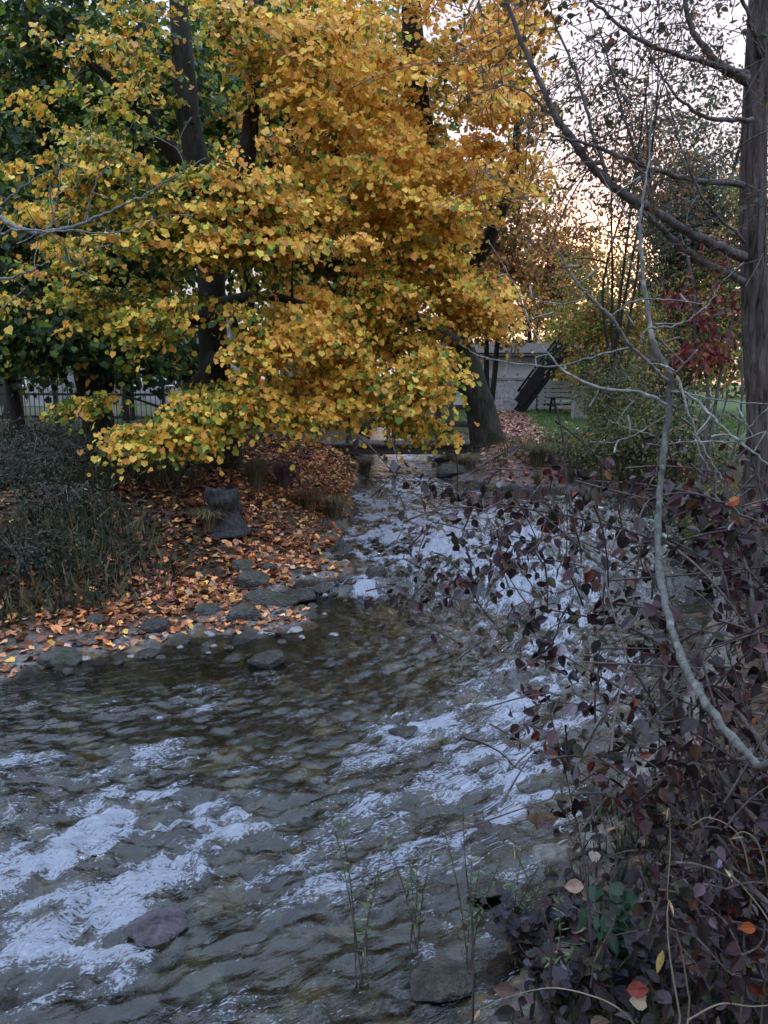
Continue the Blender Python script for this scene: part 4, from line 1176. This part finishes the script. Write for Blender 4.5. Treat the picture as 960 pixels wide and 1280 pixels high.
# rubble garden wall in front of the house
a0, a1 = P(596, 480, 36.2), P(655, 480, 36.2); zb = gz(a0[0], 36.2) - .1
tg_ = thing("garden_wall", (a0[0], 36.2, zb), "grey rubble stone garden wall left of the dark stair", "wall")
mb = MB()
rows = 9; hh = 1.5
for r_ in range(rows):
    xx = a0[0]
    while xx < a1[0]:
        wdt = R.uniform(.22, .45); mb.box((xx + .008, 36.2 + R.uniform(-.02, .02), zb + r_ * hh / rows + .006), (min(xx + wdt, a1[0]) - .004, 36.5, zb + (r_ + 1) * hh / rows - .006), (1, 1, 1)); xx += wdt
part(mb, "stonework", M['stone_wall'], tg_, smooth=False)
mb = MB(); mb.box((a0[0] - .03, 36.15, zb + hh), (a1[0] + .03, 36.55, zb + hh + .09)); part(mb, "coping", M['concrete'], tg_, smooth=False)

# the stair
s0 = P(650, 517, 34.5); s1 = P(706, 440, 34.5); s0[2] = gz(s0[0], 34.5)
stt = thing("outdoor_stair", s0, "dark timber outdoor stair slanting up to the white house", "stair")
for yy in (34.4, 35.3):
    mb = MB(); mb.beam((s0[0], yy, s0[2] + .05), (s1[0], yy, s1[2]), .07, .34); part(mb, "stringer", M['dark_timber'], stt, smooth=False)
    mb = MB(); mb.beam((s0[0], yy - .05, s0[2] + .95), (s1[0], yy - .05, s1[2] + .9), .06, .10); part(mb, "handrail", M['dark_timber'], stt, smooth=False)
    for i in range(5):
        f = (i + .3) / 5; q = s0 + (s1 - s0) * f
        mb = MB(); mb.beam((q[0], yy - .06, q[2]), (q[0], yy - .06, q[2] + .92), .06, .06); part(mb, "baluster", M['dark_timber'], stt, smooth=False)
mb = MB(); mb.beam((s0[0] - .1, 34.3, s0[2] + .45), (s1[0] - .1, 34.3, s1[2] + .42), .03, .5); part(mb, "side_board", M['dark_timber'], stt, smooth=False)
mb = MB(); nst = 14
for i in range(nst):
    q = s0 + (s1 - s0) * (i + .6) / nst; mb.box((q[0] - .14, 34.44, q[2] + .02), (q[0] + .14, 35.26, q[2] + .06))
part(mb, "tread_flight", M['dark_timber'], stt, smooth=False)
mb = MB(); mb.box((s1[0] - .05, 34.35, s1[2] - .1), (s1[0] + 1.1, 36.98, s1[2] + .02)); part(mb, "landing", M['dark_timber'], stt, smooth=False)
mb = MB(); mb.box((s1[0] + .9, 34.4, gz(s1[0] + 1, 34.4)), (s1[0] + 1.02, 34.52, s1[2] - .1)); part(mb, "post", M['dark_timber'], stt, smooth=False)

# picnic table, concrete post, slatted fence and shed beyond
tp = P(707, 512, 33); tz = gz(tp[0], 33)
pt = thing("picnic_table", (tp[0], 33, tz), "dark picnic table with benches on the lawn beside the stair", "table")
mb = MB()
for i in range(5): mb.box((tp[0] - .8, 32.65 + i * .145, tz + .70), (tp[0] + .8, 32.78 + i * .145, tz + .74))
part(mb, "tabletop", M['dark_timber'], pt, smooth=False)
for yy in (32.2, 33.55):
    mb = MB(); mb.box((tp[0] - .8, yy, tz + .42), (tp[0] + .8, yy + .26, tz + .46)); part(mb, "bench_seat", M['dark_timber'], pt, smooth=False)
for xx in (-.55, .55):
    for sg in (-1, 1):
        mb = MB(); mb.beam((tp[0] + xx, 33 + sg * .75, tz - .02), (tp[0] + xx, 33 + sg * .2, tz + .70), .09, .05); part(mb, "leg", M['dark_timber'], pt, smooth=False)
    mb = MB(); mb.box((tp[0] + xx - .075, 32.22, tz + .36), (tp[0] + xx - .047, 33.79, tz + .42)); part(mb, "crossbar", M['dark_timber'], pt, smooth=False)
cpz = P(724, 519, 29); cz = gz(cpz[0], 29)
cpo = thing("concrete_post", (cpz[0], 29, cz), "pale square concrete post at the right end of the lawn", "post")
mb = MB(); mb.box((cpz[0] - .24, 28.8, cz - .1), (cpz[0] + .24, 29.28, cz + 1.15)); part(mb, "shaft", M['concrete'], cpo, smooth=False)
mb = MB(); mb.box((cpz[0] - .28, 28.76, cz + 1.152), (cpz[0] + .28, 29.32, cz + 1.24)); part(mb, "cap", M['concrete'], cpo, smooth=False)
# white slatted fence behind the stair
q0, q1 = P(672, 500, 36), P(760, 500, 36); fz = gz(q0[0], 36)
wf = thing("slat_fence", (q0[0], 36, fz), "white horizontal slat fence behind the picnic table", "fence")
mb = MB()
for i in range(7): mb.box((q0[0], 36, fz + .15 + i * .19), (q1[0], 36.03, fz + .29 + i * .19))
part(mb, "slat_panel", M['wall'], wf, smooth=False)
for xx in np.linspace(q0[0], q1[0], 4):
    mb = MB(); mb.box((xx - .05, 36.032, fz - .1), (xx + .05, 36.13, fz + 1.55)); part(mb, "post", M['picket'], wf, smooth=False)
q0, q1 = P(745, 500, 31), P(838, 500, 31); fz = gz(q0[0], 31) - .1
sh = thing("dark_shed", ((q0[0] + q1[0]) / 2, 32.5, fz), "dark brown boarded shed among the trees behind the sapling", "shed")
mb = MB(); mb.box((q0[0], 31, fz), (q1[0], 34, fz + 2.2)); part(mb, "wall", M['shed'], sh, smooth=False)
mb = MB()
v = np.array([[q0[0] - .3, 30.6, fz + 2.15], [q1[0] + .3, 30.6, fz + 2.15], [q1[0] + .3, 34.4, fz + 3.0], [q0[0] - .3, 34.4, fz + 3.0]]); v = np.vstack([v, v + np.array([0, 0, .12])])
mb.add(v, [[0, 3, 2, 1], [4, 5, 6, 7], [0, 1, 5, 4], [1, 2, 6, 5], [2, 3, 7, 6], [3, 0, 4, 7]]); part(mb, "roof", M['roof'], sh, smooth=False)
mb = MB(); mb.box((q0[0] + .5, 30.96, fz + .1), (q0[0] + 1.4, 30.997, fz + 2.0)); part(mb, "door", M['timber'], sh, smooth=False)
# plain fence post beside the leaning trunk
q = P(562, 520, 20.6); qz = gz(q[0], 20.6)
fp = thing("fence_post", (q[0], 20.6, qz), "weathered wooden post left of the leaning trunk", "post")
mb = MB(); mb.box((q[0] - .09, 20.55, qz - .1), (q[0] + .09, 20.72, qz + 1.35)); part(mb, "shaft", M['picket'], fp, smooth=False)
mb = MB(); mb.box((q[0] - .11, 20.53, qz + 1.352), (q[0] + .11, 20.74, qz + 1.40)); part(mb, "cap", M['picket'], fp, smooth=False)

# ------------------------------------------------------------------ grey sapling in the foreground
sb = P(1040, 1090, 1.15); sb[2] = gz(sb[0], 1.15) - .05
sap = thing("grey_sapling", sb, "bare grey green sapling with a curved stem and forking twigs at the near right bank", "sapling")
mb = MB()
stem = np.vstack([[sb[0] + .06, sb[1], sb[2], .019], st((1010, 1010, 1.22, .0125), (950, 958, 1.35, .0125), (900, 903, 1.5, .0125), (852, 822, 1.75, .013), (827, 730, 2.05, .0135), (823, 650, 2.28, .0140), (829, 570, 2.4, .0142), (837, 500, 2.45, .0142), (839, 466, 2.45, .0138))])
p = spline(stem, 10); p[:, 3] *= .70; p[:, 3] *= 1 + .16 * np.clip(vnoise(np.arange(len(p)) * .55, np.zeros(len(p)), seed=7), -.3, 1); p[1:-1, :3] += R.normal(size=(len(p) - 2, 3)) * .0018; mb.tube(p[:, :3], p[:, 3], 12, rough=.16, seed=2)
part(mb, "stem", M['stem'], sap)
SB = [
    [(839, 468, 2.45, .013), (820, 435, 2.46, .0125), (810, 390, 2.48, .0115), (803, 330, 2.5, .010), (800, 290, 2.52, .009), (803, 250, 2.55, .007), (812, 190, 2.6, .005), (815, 110, 2.65, .003)],
    [(836, 478, 2.45, .010), (812, 455, 2.4, .0095), (785, 428, 2.35, .009), (762, 395, 2.3, .008), (738, 372, 2.28, .007), (715, 345, 2.26, .005), (690, 300, 2.25, .003)],
    [(834, 506, 2.44, .009), (800, 490, 2.5, .0085), (755, 486, 2.6, .008), (715, 470, 2.7, .007), (690, 448, 2.75, .006), (668, 415, 2.8, .0045), (640, 350, 2.85, .003), (610, 300, 2.9, .002)],
    [(790, 434, 2.36, .0055), (745, 445, 2.45, .005), (700, 458, 2.5, .0045), (650, 455, 2.55, .004), (600, 445, 2.6, .003), (575, 430, 2.6, .002)],
    [(838, 490, 2.45, .007), (860, 492, 2.35, .007), (890, 520, 2.25, .0068), (925, 552, 2.15, .006), (962, 582, 2.1, .005)],
    [(839, 470, 2.45, .006), (856, 455, 2.4, .005), (872, 437, 2.36, .0035)],
    [(800, 430, 2.4, .005), (810, 412, 2.4, .0045), (850, 405, 2.42, .004), (885, 380, 2.45, .003), (900, 355, 2.46, .002)],
    [(806, 350, 2.5, .005), (780, 318, 2.5, .004), (755, 285, 2.5, .003), (735, 250, 2.5, .002)],
    [(803, 300, 2.52, .005), (770, 250, 2.6, .0035), (750, 215, 2.65, .002)],
    [(833, 520, 2.44, .005), (800, 540, 2.5, .004), (770, 552, 2.55, .003), (735, 553, 2.6, .002)],
    [(831, 556, 2.43, .005), (870, 552, 2.4, .0045), (920, 552, 2.36, .004), (955, 540, 2.34, .003)],
    [(820, 545, 2.44, .003), (785, 535, 2.5, .003), (760, 525, 2.55, .002)],
    [(846, 470, 2.4, .0055), (862, 520, 2.3, .005), (885, 570, 2.24, .004), (905, 600, 2.2, .003)],
    [(860, 492, 2.35, .004), (900, 500, 2.3, .0035), (960, 505, 2.24, .003)],
    [(888, 520, 2.25, .004), (870, 550, 2.2, .0035), (888, 590, 2.18, .0025)],
    [(925, 552, 2.15, .004), (940, 530, 2.14, .003), (965, 505, 2.12, .002)],
    [(762, 395, 2.3, .0045), (800, 375, 2.3, .004), (840, 375, 2.32, .003), (880, 380, 2.33, .002)],
    [(738, 372, 2.28, .004), (700, 380, 2.3, .003), (650, 370, 2.3, .002)],
]
for L in SB:
    mb = MB(); q = spline(st(*L), 7); q[:, 3] *= .62 * (1 + .15 * R.normal(size=len(q)).clip(-1, 1)); q[1:-1, :3] += R.normal(size=(len(q) - 2, 3)) * .0016
    mb.tube(q[:, :3], q[:, 3], 8, rough=.1)
    k = max(1, int(len(q) / 9))
    ii = R.integers(4, len(q), k); tg = q[ii, :3] + unit(R.normal(size=(k, 3)) + np.array([0, 0, .4])) * R.uniform(.04, .13, k)[:, None]
    attach(mb, list(q[3:, :3]), list(q[3:, 3]), tg, r0=.0012, rk=.006, arch=.03, sides=5)
    part(mb, "branch", M['twig'], sap)

# bare twigs of a tree standing off to the left
bx, by = -4.3, 6.6; bzz = gz(bx, by) - .05
bt = thing("bare_tree", (bx, by, bzz), "bare grey branch with fine twigs reaching in from the left edge", "tree")
mb = MB(); ptp = P(-60, 290, 5.6)
tr_ = spline(np.array([[bx, by, bzz, .10], [bx + .05, by, bzz + 1.2, .085], [bx + .05, by - .1, 3.6, .07], [bx, by - .2, 5.5, .05], [bx - .1, by - .2, 8, .02]]), 8)
mb.tube(tr_[:, :3], tr_[:, 3], 12, rough=.1); part(mb, "trunk", M['bark_limb'], bt)
for L in ([[bx + .05, by - .1, 3.3, .03], (-40, 268, 5.6, .022), (20, 284, 5.3, .016), (60, 291, 5.2, .013), (105, 278, 5.1, .010), (150, 258, 5.1, .007), (190, 238, 5.1, .005), (240, 210, 5.1, .002)],
          [[bx + .05, by - .1, 3.3, .02], (-40, 300, 5.6, .012), (30, 288, 5.2, .008), (90, 290, 5.1, .006), (150, 290, 5.1, .004), (200, 270, 5.1, .002)],
          [(60, 291, 5.2, .007), (70, 255, 5.2, .005), (75, 220, 5.2, .003), (70, 195, 5.2, .002)], [(105, 278, 5.1, .006), (120, 230, 5.1, .004), (140, 200, 5.1, .003), (150, 180, 5.1, .002)],
          [[bx + .05, by - .1, 3.2, .016], (-30, 350, 5.5, .010), (20, 345, 5.3, .007), (45, 335, 5.2, .005), (65, 318, 5.2, .002)], [(-20, 275, 5.5, .01), (20, 240, 5.4, .006), (60, 215, 5.4, .003), (100, 205, 5.3, .002)]):
    rows = np.vstack([np.array(r_) if len(r_) == 4 and isinstance(r_, list) else st(r_)[0] for r_ in L])
    mb = MB(); q = spline(rows, 7); q[1:-1, :3] += R.normal(size=(len(q) - 2, 3)) * .006
    mb.tube(q[:, :3], q[:, 3], 7)
    k = max(3, len(q) // 3); ii = R.integers(len(q) // 3, len(q), k); tg = q[ii, :3] + unit(R.normal(size=(k, 3)) + np.array([.4, 0, .2])) * R.uniform(.1, .38, k)[:, None]
    attach(mb, list(q[4:, :3]), list(q[4:, 3]), tg, r0=.0015, rk=.005, arch=.03, sides=5)
    part(mb, "branch", M['twig'], bt)

# ------------------------------------------------------------------ purple leaved shrub
PUR = [lin(62, 40, 44), lin(72, 54, 60), lin(44, 36, 38), lin(94, 84, 92), lin(106, 50, 42), lin(60, 62, 46), lin(112, 102, 108), lin(140, 80, 46), lin(88, 64, 46)]
PW = [.28, .18, .28, .09, .045, .12, .05, .008, .08]
CANES = [  # px, py, Y, radius
    [(1010, 790, 1.9, .012), (960, 745, 2.2, .011), (910, 712, 2.4, .010), (850, 685, 2.7, .009), (780, 662, 2.95, .008), (710, 645, 3.1, .007), (640, 633, 3.2, .0055), (590, 622, 3.25, .0045), (540, 608, 3.3, .0035), (500, 590, 3.3, .002)],
    [(1000, 1000, 1.6, .012), (930, 900, 1.9, .010), (860, 830, 2.2, .008), (800, 790, 2.4, .0065), (730, 770, 2.55, .005), (670, 760, 2.65, .003)],
    [(1000, 1080, 1.6, .012), (920, 1000, 1.9, .010), (850, 930, 2.1, .008), (790, 870, 2.3, .007), (740, 840, 2.4, .005), (690, 810, 2.5, .0035), (640, 770, 2.6, .002)],
    [(980, 1150, 1.6, .012), (890, 1060, 1.9, .009), (830, 1000, 2.1, .007), (770, 960, 2.2, .005), (720, 945, 2.3, .003), (680, 930, 2.35, .002)],
    [(980, 900, 1.7, .010), (950, 800, 2.0, .009), (930, 700, 2.3, .007), (890, 640, 2.5, .005), (850, 610, 2.7, .003)],
    [(1000, 700, 1.9, .010), (950, 650, 2.2, .008), (880, 620, 2.5, .006), (800, 605, 2.8, .0045), (730, 600, 3.0, .003), (680, 590, 3.1, .002)],
    [(900, 1120, 1.85, .008), (870, 1000, 2.0, .007), (850, 900, 2.1, .006), (835, 820, 2.2, .004), (830, 760, 2.25, .003)],
    [(740, 1190, 2.2, .006), (730, 1080, 2.25, .005), (710, 980, 2.3, .004), (690, 900, 2.35, .003), (680, 860, 2.38, .002)],
    [(850, 850, 2.15, .005), (800, 760, 2.4, .0045), (760, 720, 2.6, .004), (690, 700, 2.8, .003), (620, 700, 2.9, .002)],
    [(710, 645, 3.1, .005), (660, 690, 3.0, .004), (610, 710, 3.0, .003), (560, 735, 3.0, .002), (500, 745, 3.0, .0015)],
    [(960, 950, 1.75, .008), (900, 950, 1.9, .006), (850, 960, 2.0, .005), (800, 1000, 2.1, .004), (760, 1030, 2.15, .002)],
]
pb = P(985, 1150, 1.6); pb[2] = gz(pb[0], 1.6) - .03
ps = thing("purple_shrub", pb, "dark purple leaved shrub arching over the bright water from the near right bank", "shrub")
lf = MB(); mb = MB()
for ci, L in enumerate(CANES):
    q = spline(st(*L), 8); more = 2.0 if ci in (0, 4, 5, 9) else 1.15 if ci < 3 else 1.0
    if L[0][0] >= 960: q = np.vstack([[pb[0] + R.uniform(-.06, .12), pb[1] + R.uniform(-.06, .06), pb[2], q[0, 3]], (np.r_[pb, q[0, 3]] + q[0]) / 2 + np.array([.06, 0, .05, 0]), q])
    q[:, 3] *= .72
    mb.tube(q[:, :3], q[:, 3], 7, rough=.05)
    k = int(len(q) * .36 * more); ii = R.integers(6, len(q), k)
    q[:, 3] *= 1
    tg = q[ii, :3] + unit(R.normal(size=(k, 3)) + np.array([-.2, .1, 0])) * R.uniform(.08, .34, k)[:, None]
    tb = q[R.integers(6, len(q), 9), :3] + unit(R.normal(size=(9, 3)) + np.array([-.4, 0, .2])) * R.uniform(.2, .6, 9)[:, None]
    attach(mb, list(q[3:, :3]), list(q[3:, 3]), tb, r0=.001, rk=.003, arch=.08, sides=4)
    dirs = attach(mb, list(q[3:, :3]), list(q[3:, 3]), tg, r0=.0012, rk=.004, arch=.06, sides=4)
    for c, d in zip(tg, dirs):
        n = R.integers(2, 7)
        pos = c - d * R.uniform(-.02, .20, n)[:, None] + R.normal(size=(n, 3)) * .03
        tip = d * .5 + R.normal(size=(n, 3)) * .6 + np.array([0, 0, -.75])
        leaves(lf, 'ovate', pos, tip, rand_dir(n) + np.array([0, -.5, .3]), R.uniform(.018, .062, n), pick(n, PUR, PW, .3) * .75, .9)
    n = int(len(q) * 1.1 * more)
    ii = R.integers(8, len(q), n); pos = q[ii, :3] + R.normal(size=(n, 3)) * .025
    leaves(lf, 'ovate', pos, R.normal(size=(n, 3)) * .6 + np.array([-.2, 0, -.7]), rand_dir(n) + np.array([0, -.5, .3]), R.uniform(.018, .058, n), pick(n, PUR, PW, .3) * .75, .9)
# dense lower mass
n = 900
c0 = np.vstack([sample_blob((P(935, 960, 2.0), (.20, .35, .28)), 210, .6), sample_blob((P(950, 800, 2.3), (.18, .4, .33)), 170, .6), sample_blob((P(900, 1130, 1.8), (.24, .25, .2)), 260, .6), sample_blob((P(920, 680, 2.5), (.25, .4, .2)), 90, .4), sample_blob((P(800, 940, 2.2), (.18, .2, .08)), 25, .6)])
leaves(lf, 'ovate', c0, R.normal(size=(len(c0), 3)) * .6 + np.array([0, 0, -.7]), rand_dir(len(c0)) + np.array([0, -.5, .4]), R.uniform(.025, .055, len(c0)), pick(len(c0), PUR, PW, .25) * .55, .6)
attach(mb, [P(985, 1150, 1.6), P(940, 1000, 1.9), P(950, 800, 2.1), P(920, 700, 2.4)], [.01] * 4, c0[::3], r0=.0012, rk=.004, arch=.05, sides=4)
part(mb, "stem", M['purple_twig'], ps)
part(lf, "foliage", M['dark_leaf'], ps, smooth=False)


# ------------------------------------------------------------------ undergrowth at the lower right
def herb(name, label, px, py, Y, stems, kind, leaf, cols, wts, group=None, mat='leaf', cat="plant", spread=.12, n_leaf=9, h=.35, lean=(0, 0), base=None):
    x, yv, z = G(px, py)
    root = thing(name, (x, yv, z), label, cat, group)
    mb = MB(); lf = MB()
    for i in range(stems):
        a = R.uniform(0, 2 * pi); q = spread * R.uniform(.3, 1); hh = h * R.uniform(.65, 1.1)
        p = spline(np.array([[x + R.normal() * .015, yv + R.normal() * .015, z - .02, .0032], [x + q * .35 * math.cos(a) + lean[0] * .4, yv + q * .35 * math.sin(a) + lean[1] * .4, z + hh * .5, .0025], [x + q * math.cos(a) + lean[0], yv + q * math.sin(a) + lean[1], z + hh, .0012]]), 8)
        mb.tube(p[:, :3], p[:, 3], 5)
        k = n_leaf; tt = R.uniform(.25, 1, k); ii = (tt * (len(p) - 1)).astype(int)
        dr = unit(R.normal(size=(k, 3)) * np.array([1, 1, .35]) + np.array([0, 0, .25]))
        leaves(lf, kind, p[ii, :3], dr, rand_dir(k) * .5 + np.array([0, -.2, 1.]), leaf * R.uniform(.6, 1.2, k), pick(k, cols, wts, .2), .4)
    part(mb, "stem", M['straw'] if mat == 'grass' else M['purple_twig'], root); part(lf, "foliage", M[mat], root, smooth=False)
    return root


WG = [lin(74, 92, 62), lin(96, 112, 72), lin(60, 74, 58), lin(120, 124, 84)]
for (px, py, Y, lab, h) in [(585, 1215, 2.25, "tallest thin sprig with small green leaves on the near bank edge", .62), (520, 1190, 2.3, "thin green sprig leaning over the water left of the tallest sprig", .50), (450, 1230, 2.2, "loose green sprig farthest left over the near water", .58),
                            (640, 1180, 2.3, "green sprig beside the bare dark stalk", .36), (700, 1240, 2.1, "short green sprig among the dead leaves", .28)]:
    herb("green_sprig", lab, px, py, Y, 4, 'narrow', .034, WG, [.4, .3, .2, .1], "thin green sprigs at the water's edge", 'leaf', "plant", .15, 26, h * 1.15)
herb("leafy_herb", "patch of broad dark green leaves among the purple leaves at the lower right", 772, 1215, 1.95, 10, 'linden', .07, [lin(40, 66, 44), lin(52, 78, 50), lin(34, 54, 40)], [.4, .3, .3], spread=.15, n_leaf=8, h=.30)
for (px, py, Y, lab) in [(880, 1210, 1.65, "bluish purple low herb right of the broad green leaves"), (820, 1230, 1.7, "bluish purple low herb below the broad green leaves"), (940, 1230, 1.7, "bluish purple low herb at the right edge"), (700, 1175, 1, "low purple herb closest to the riffle"), (745, 1260, 1, "purple herb at the bottom below the large tan leaf"), (860, 1150, 1, "purple herb under the arching shrub canes"), (690, 1265, 1, "purple herb at the bottom nearest the water"), (650, 1200, 1, "small purple herb at the water's edge by the dark stalk"), (900, 1275, 1, "purple herb in the lower right corner")]:
    herb("purple_herb", lab, px, py, Y, 10, 'maple' if px % 20 else 'ovate', .052, [lin(44, 41, 48), lin(62, 58, 66), lin(34, 32, 36), lin(58, 46, 44), lin(60, 64, 46), lin(84, 64, 48)], [.3, .12, .3, .2, .14, .08], "bluish purple herbs on the near bank", 'dark_leaf', spread=.18, n_leaf=8, h=.25)
herb("white_leaved_herb", "withered herb with pale silvery leaves under the purple shrub", 888, 1150, 1.8, 3, 'narrow', .06, [lin(150, 156, 170), lin(120, 124, 138)], [.5, .5], spread=.05, n_leaf=5, h=.24)

# arching dry stems
DS = [([(862, 1250, 1.75), (850, 1180, 1.76), (835, 1130, 1.78), (838, 1060, 1.8), (836, 1010, 1.8)], "upright pale dry stem under the broad green leaves"),
      ([(800, 1290, 1.7), (775, 1262, 1.7), (740, 1245, 1.72), (690, 1235, 1.75), (640, 1245, 1.8), (600, 1262, 1.85)], "long pale dry stem lying in an arch across the dead leaves"),
      ([(940, 1110, 1.75), (930, 1060, 1.77), (915, 1035, 1.78), (885, 1022, 1.8), (865, 1032, 1.8)], "pale dry stem arching over at the right edge of the shrub"),
      ([(965, 1130, 1.7), (950, 1060, 1.72), (930, 1040, 1.74), (912, 1050, 1.75)], "second arching dry stem at the right edge"),
      ([(860, 1275, 1.6), (900, 1255, 1.6), (940, 1258, 1.6), (975, 1255, 1.6)], "dry stem lying level at the lower right corner"),
      ([(850, 1270, 1.62), (838, 1200, 1.65), (834, 1150, 1.68), (836, 1125, 1.7)], "bent tan dry stem beside the red leaf"),
      ([(980, 1200, 1.6), (960, 1150, 1.62), (930, 1110, 1.66), (905, 1085, 1.7)], "tan dry stem slanting in from the right edge"),
      ([(690, 1170, 2.2), (665, 1110, 2.2), (642, 1060, 2.2)], "bare dark stalk standing at the water's edge"),
      ([(592, 1215, 2.25), (590, 1150, 2.25), (582, 1080, 2.25), (578, 1000, 2.28)], "thin upright dark stalk before the riffle")]
for rows, lab in DS:
    mb = MB(); q = spline(np.array([P(*r_) for r_ in rows]), 8)
    gzr = gz(q[0, 0], q[0, 1])
    q = np.vstack([[q[0, 0], q[0, 1], min(gzr, q[0, 2] - .03)], q])
    dark = 'dark' in lab
    rt = thing("dry_stem", q[0], lab, "dry stem")
    mb.tube(q, np.linspace(.0045 if dark else .0026, .0012, len(q)), 6)
    part(mb, "stalk", M['purple_twig'] if dark else M['straw'], rt)
    mb = MB(); n = 1
    leaves(mb, 'narrow', q[-1:], rand_dir(n) + np.array([0, 0, -.6]), rand_dir(n), .035, pick(n, [lin(170, 150, 110)], [1]), .5)
    part(mb, "seed_head", M['litter'], rt, smooth=False)

# single fallen leaves that stand out
for px, py, kind, sz, c, lab in [(782, 1238, 'ovate', .06, lin(96, 42, 36), "red and orange fallen leaf lying on the dead leaves"), (808, 1252, 'linden', .042, lin(128, 114, 94), "cream coloured curled leaf beside the red one"), (730, 1108, 'ovate', .065, lin(130, 110, 96), "large tan leaf beside the broad green herb"),
                                 (945, 1160, 'ovate', .042, lin(140, 72, 36), "bright orange leaf at the right edge of the bank"), (700, 1210, 'ovate', .05, lin(110, 104, 106), "pale grey curled leaf near the water's edge"), (828, 1185, 'narrow', .07, lin(160, 142, 86), "narrow cream leaf hanging among purple leaves")]:
    p = P(px, py, {1108: 2.15, 1210: 2.0, 1160: 1.7}.get(py, 1.68)); zz = gz(p[0], p[1]) + .02
    p[2] = max(p[2], zz)
    mb = MB(); leaves(mb, kind, p[None], np.array([[R.normal(), .3, -.2 if 'hang' not in lab else -3]]), np.array([[0, -.8, .8]]), sz, c[None], .6)
    o = mb.build("fallen_leaf", M['litter'], smooth=False, loc=p); tag(o, lab, "leaf")
n = 420                                                        # dead leaves heaped on the near bank
dl = MB()
n = 1500; cx = R.uniform(.2, 2.0, n); cy = R.uniform(1.2, 3.4, n); cz, dd, ll = land(cx, cy); k = (dd > .05) & ~ll
cx, cy, cz = cx[k], cy[k], cz[k]; n = len(cx); a = R.uniform(0, 2 * pi, n)
leaves(dl, 'ovate', np.stack([cx, cy, cz + R.uniform(.01, .10, n)], 1), np.stack([np.cos(a), np.sin(a), R.normal(size=n) * .4], 1), np.array([0, -.3, 1.]) + R.normal(size=(n, 3)) * .5, R.uniform(.04, .085, n), pick(n, [lin(46, 38, 38), lin(62, 55, 56), lin(34, 30, 31), lin(82, 66, 56), lin(112, 100, 92)], [.35, .2, .35, .12, .03], .2), .9)
tag(dl.build("dead_leaf_heap", M['litter'], smooth=False), "grey brown dead leaves heaped on the near right bank", "leaf litter", kind="stuff")

for o in bpy.data.objects:
    if "_base" in o: del o["_base"]
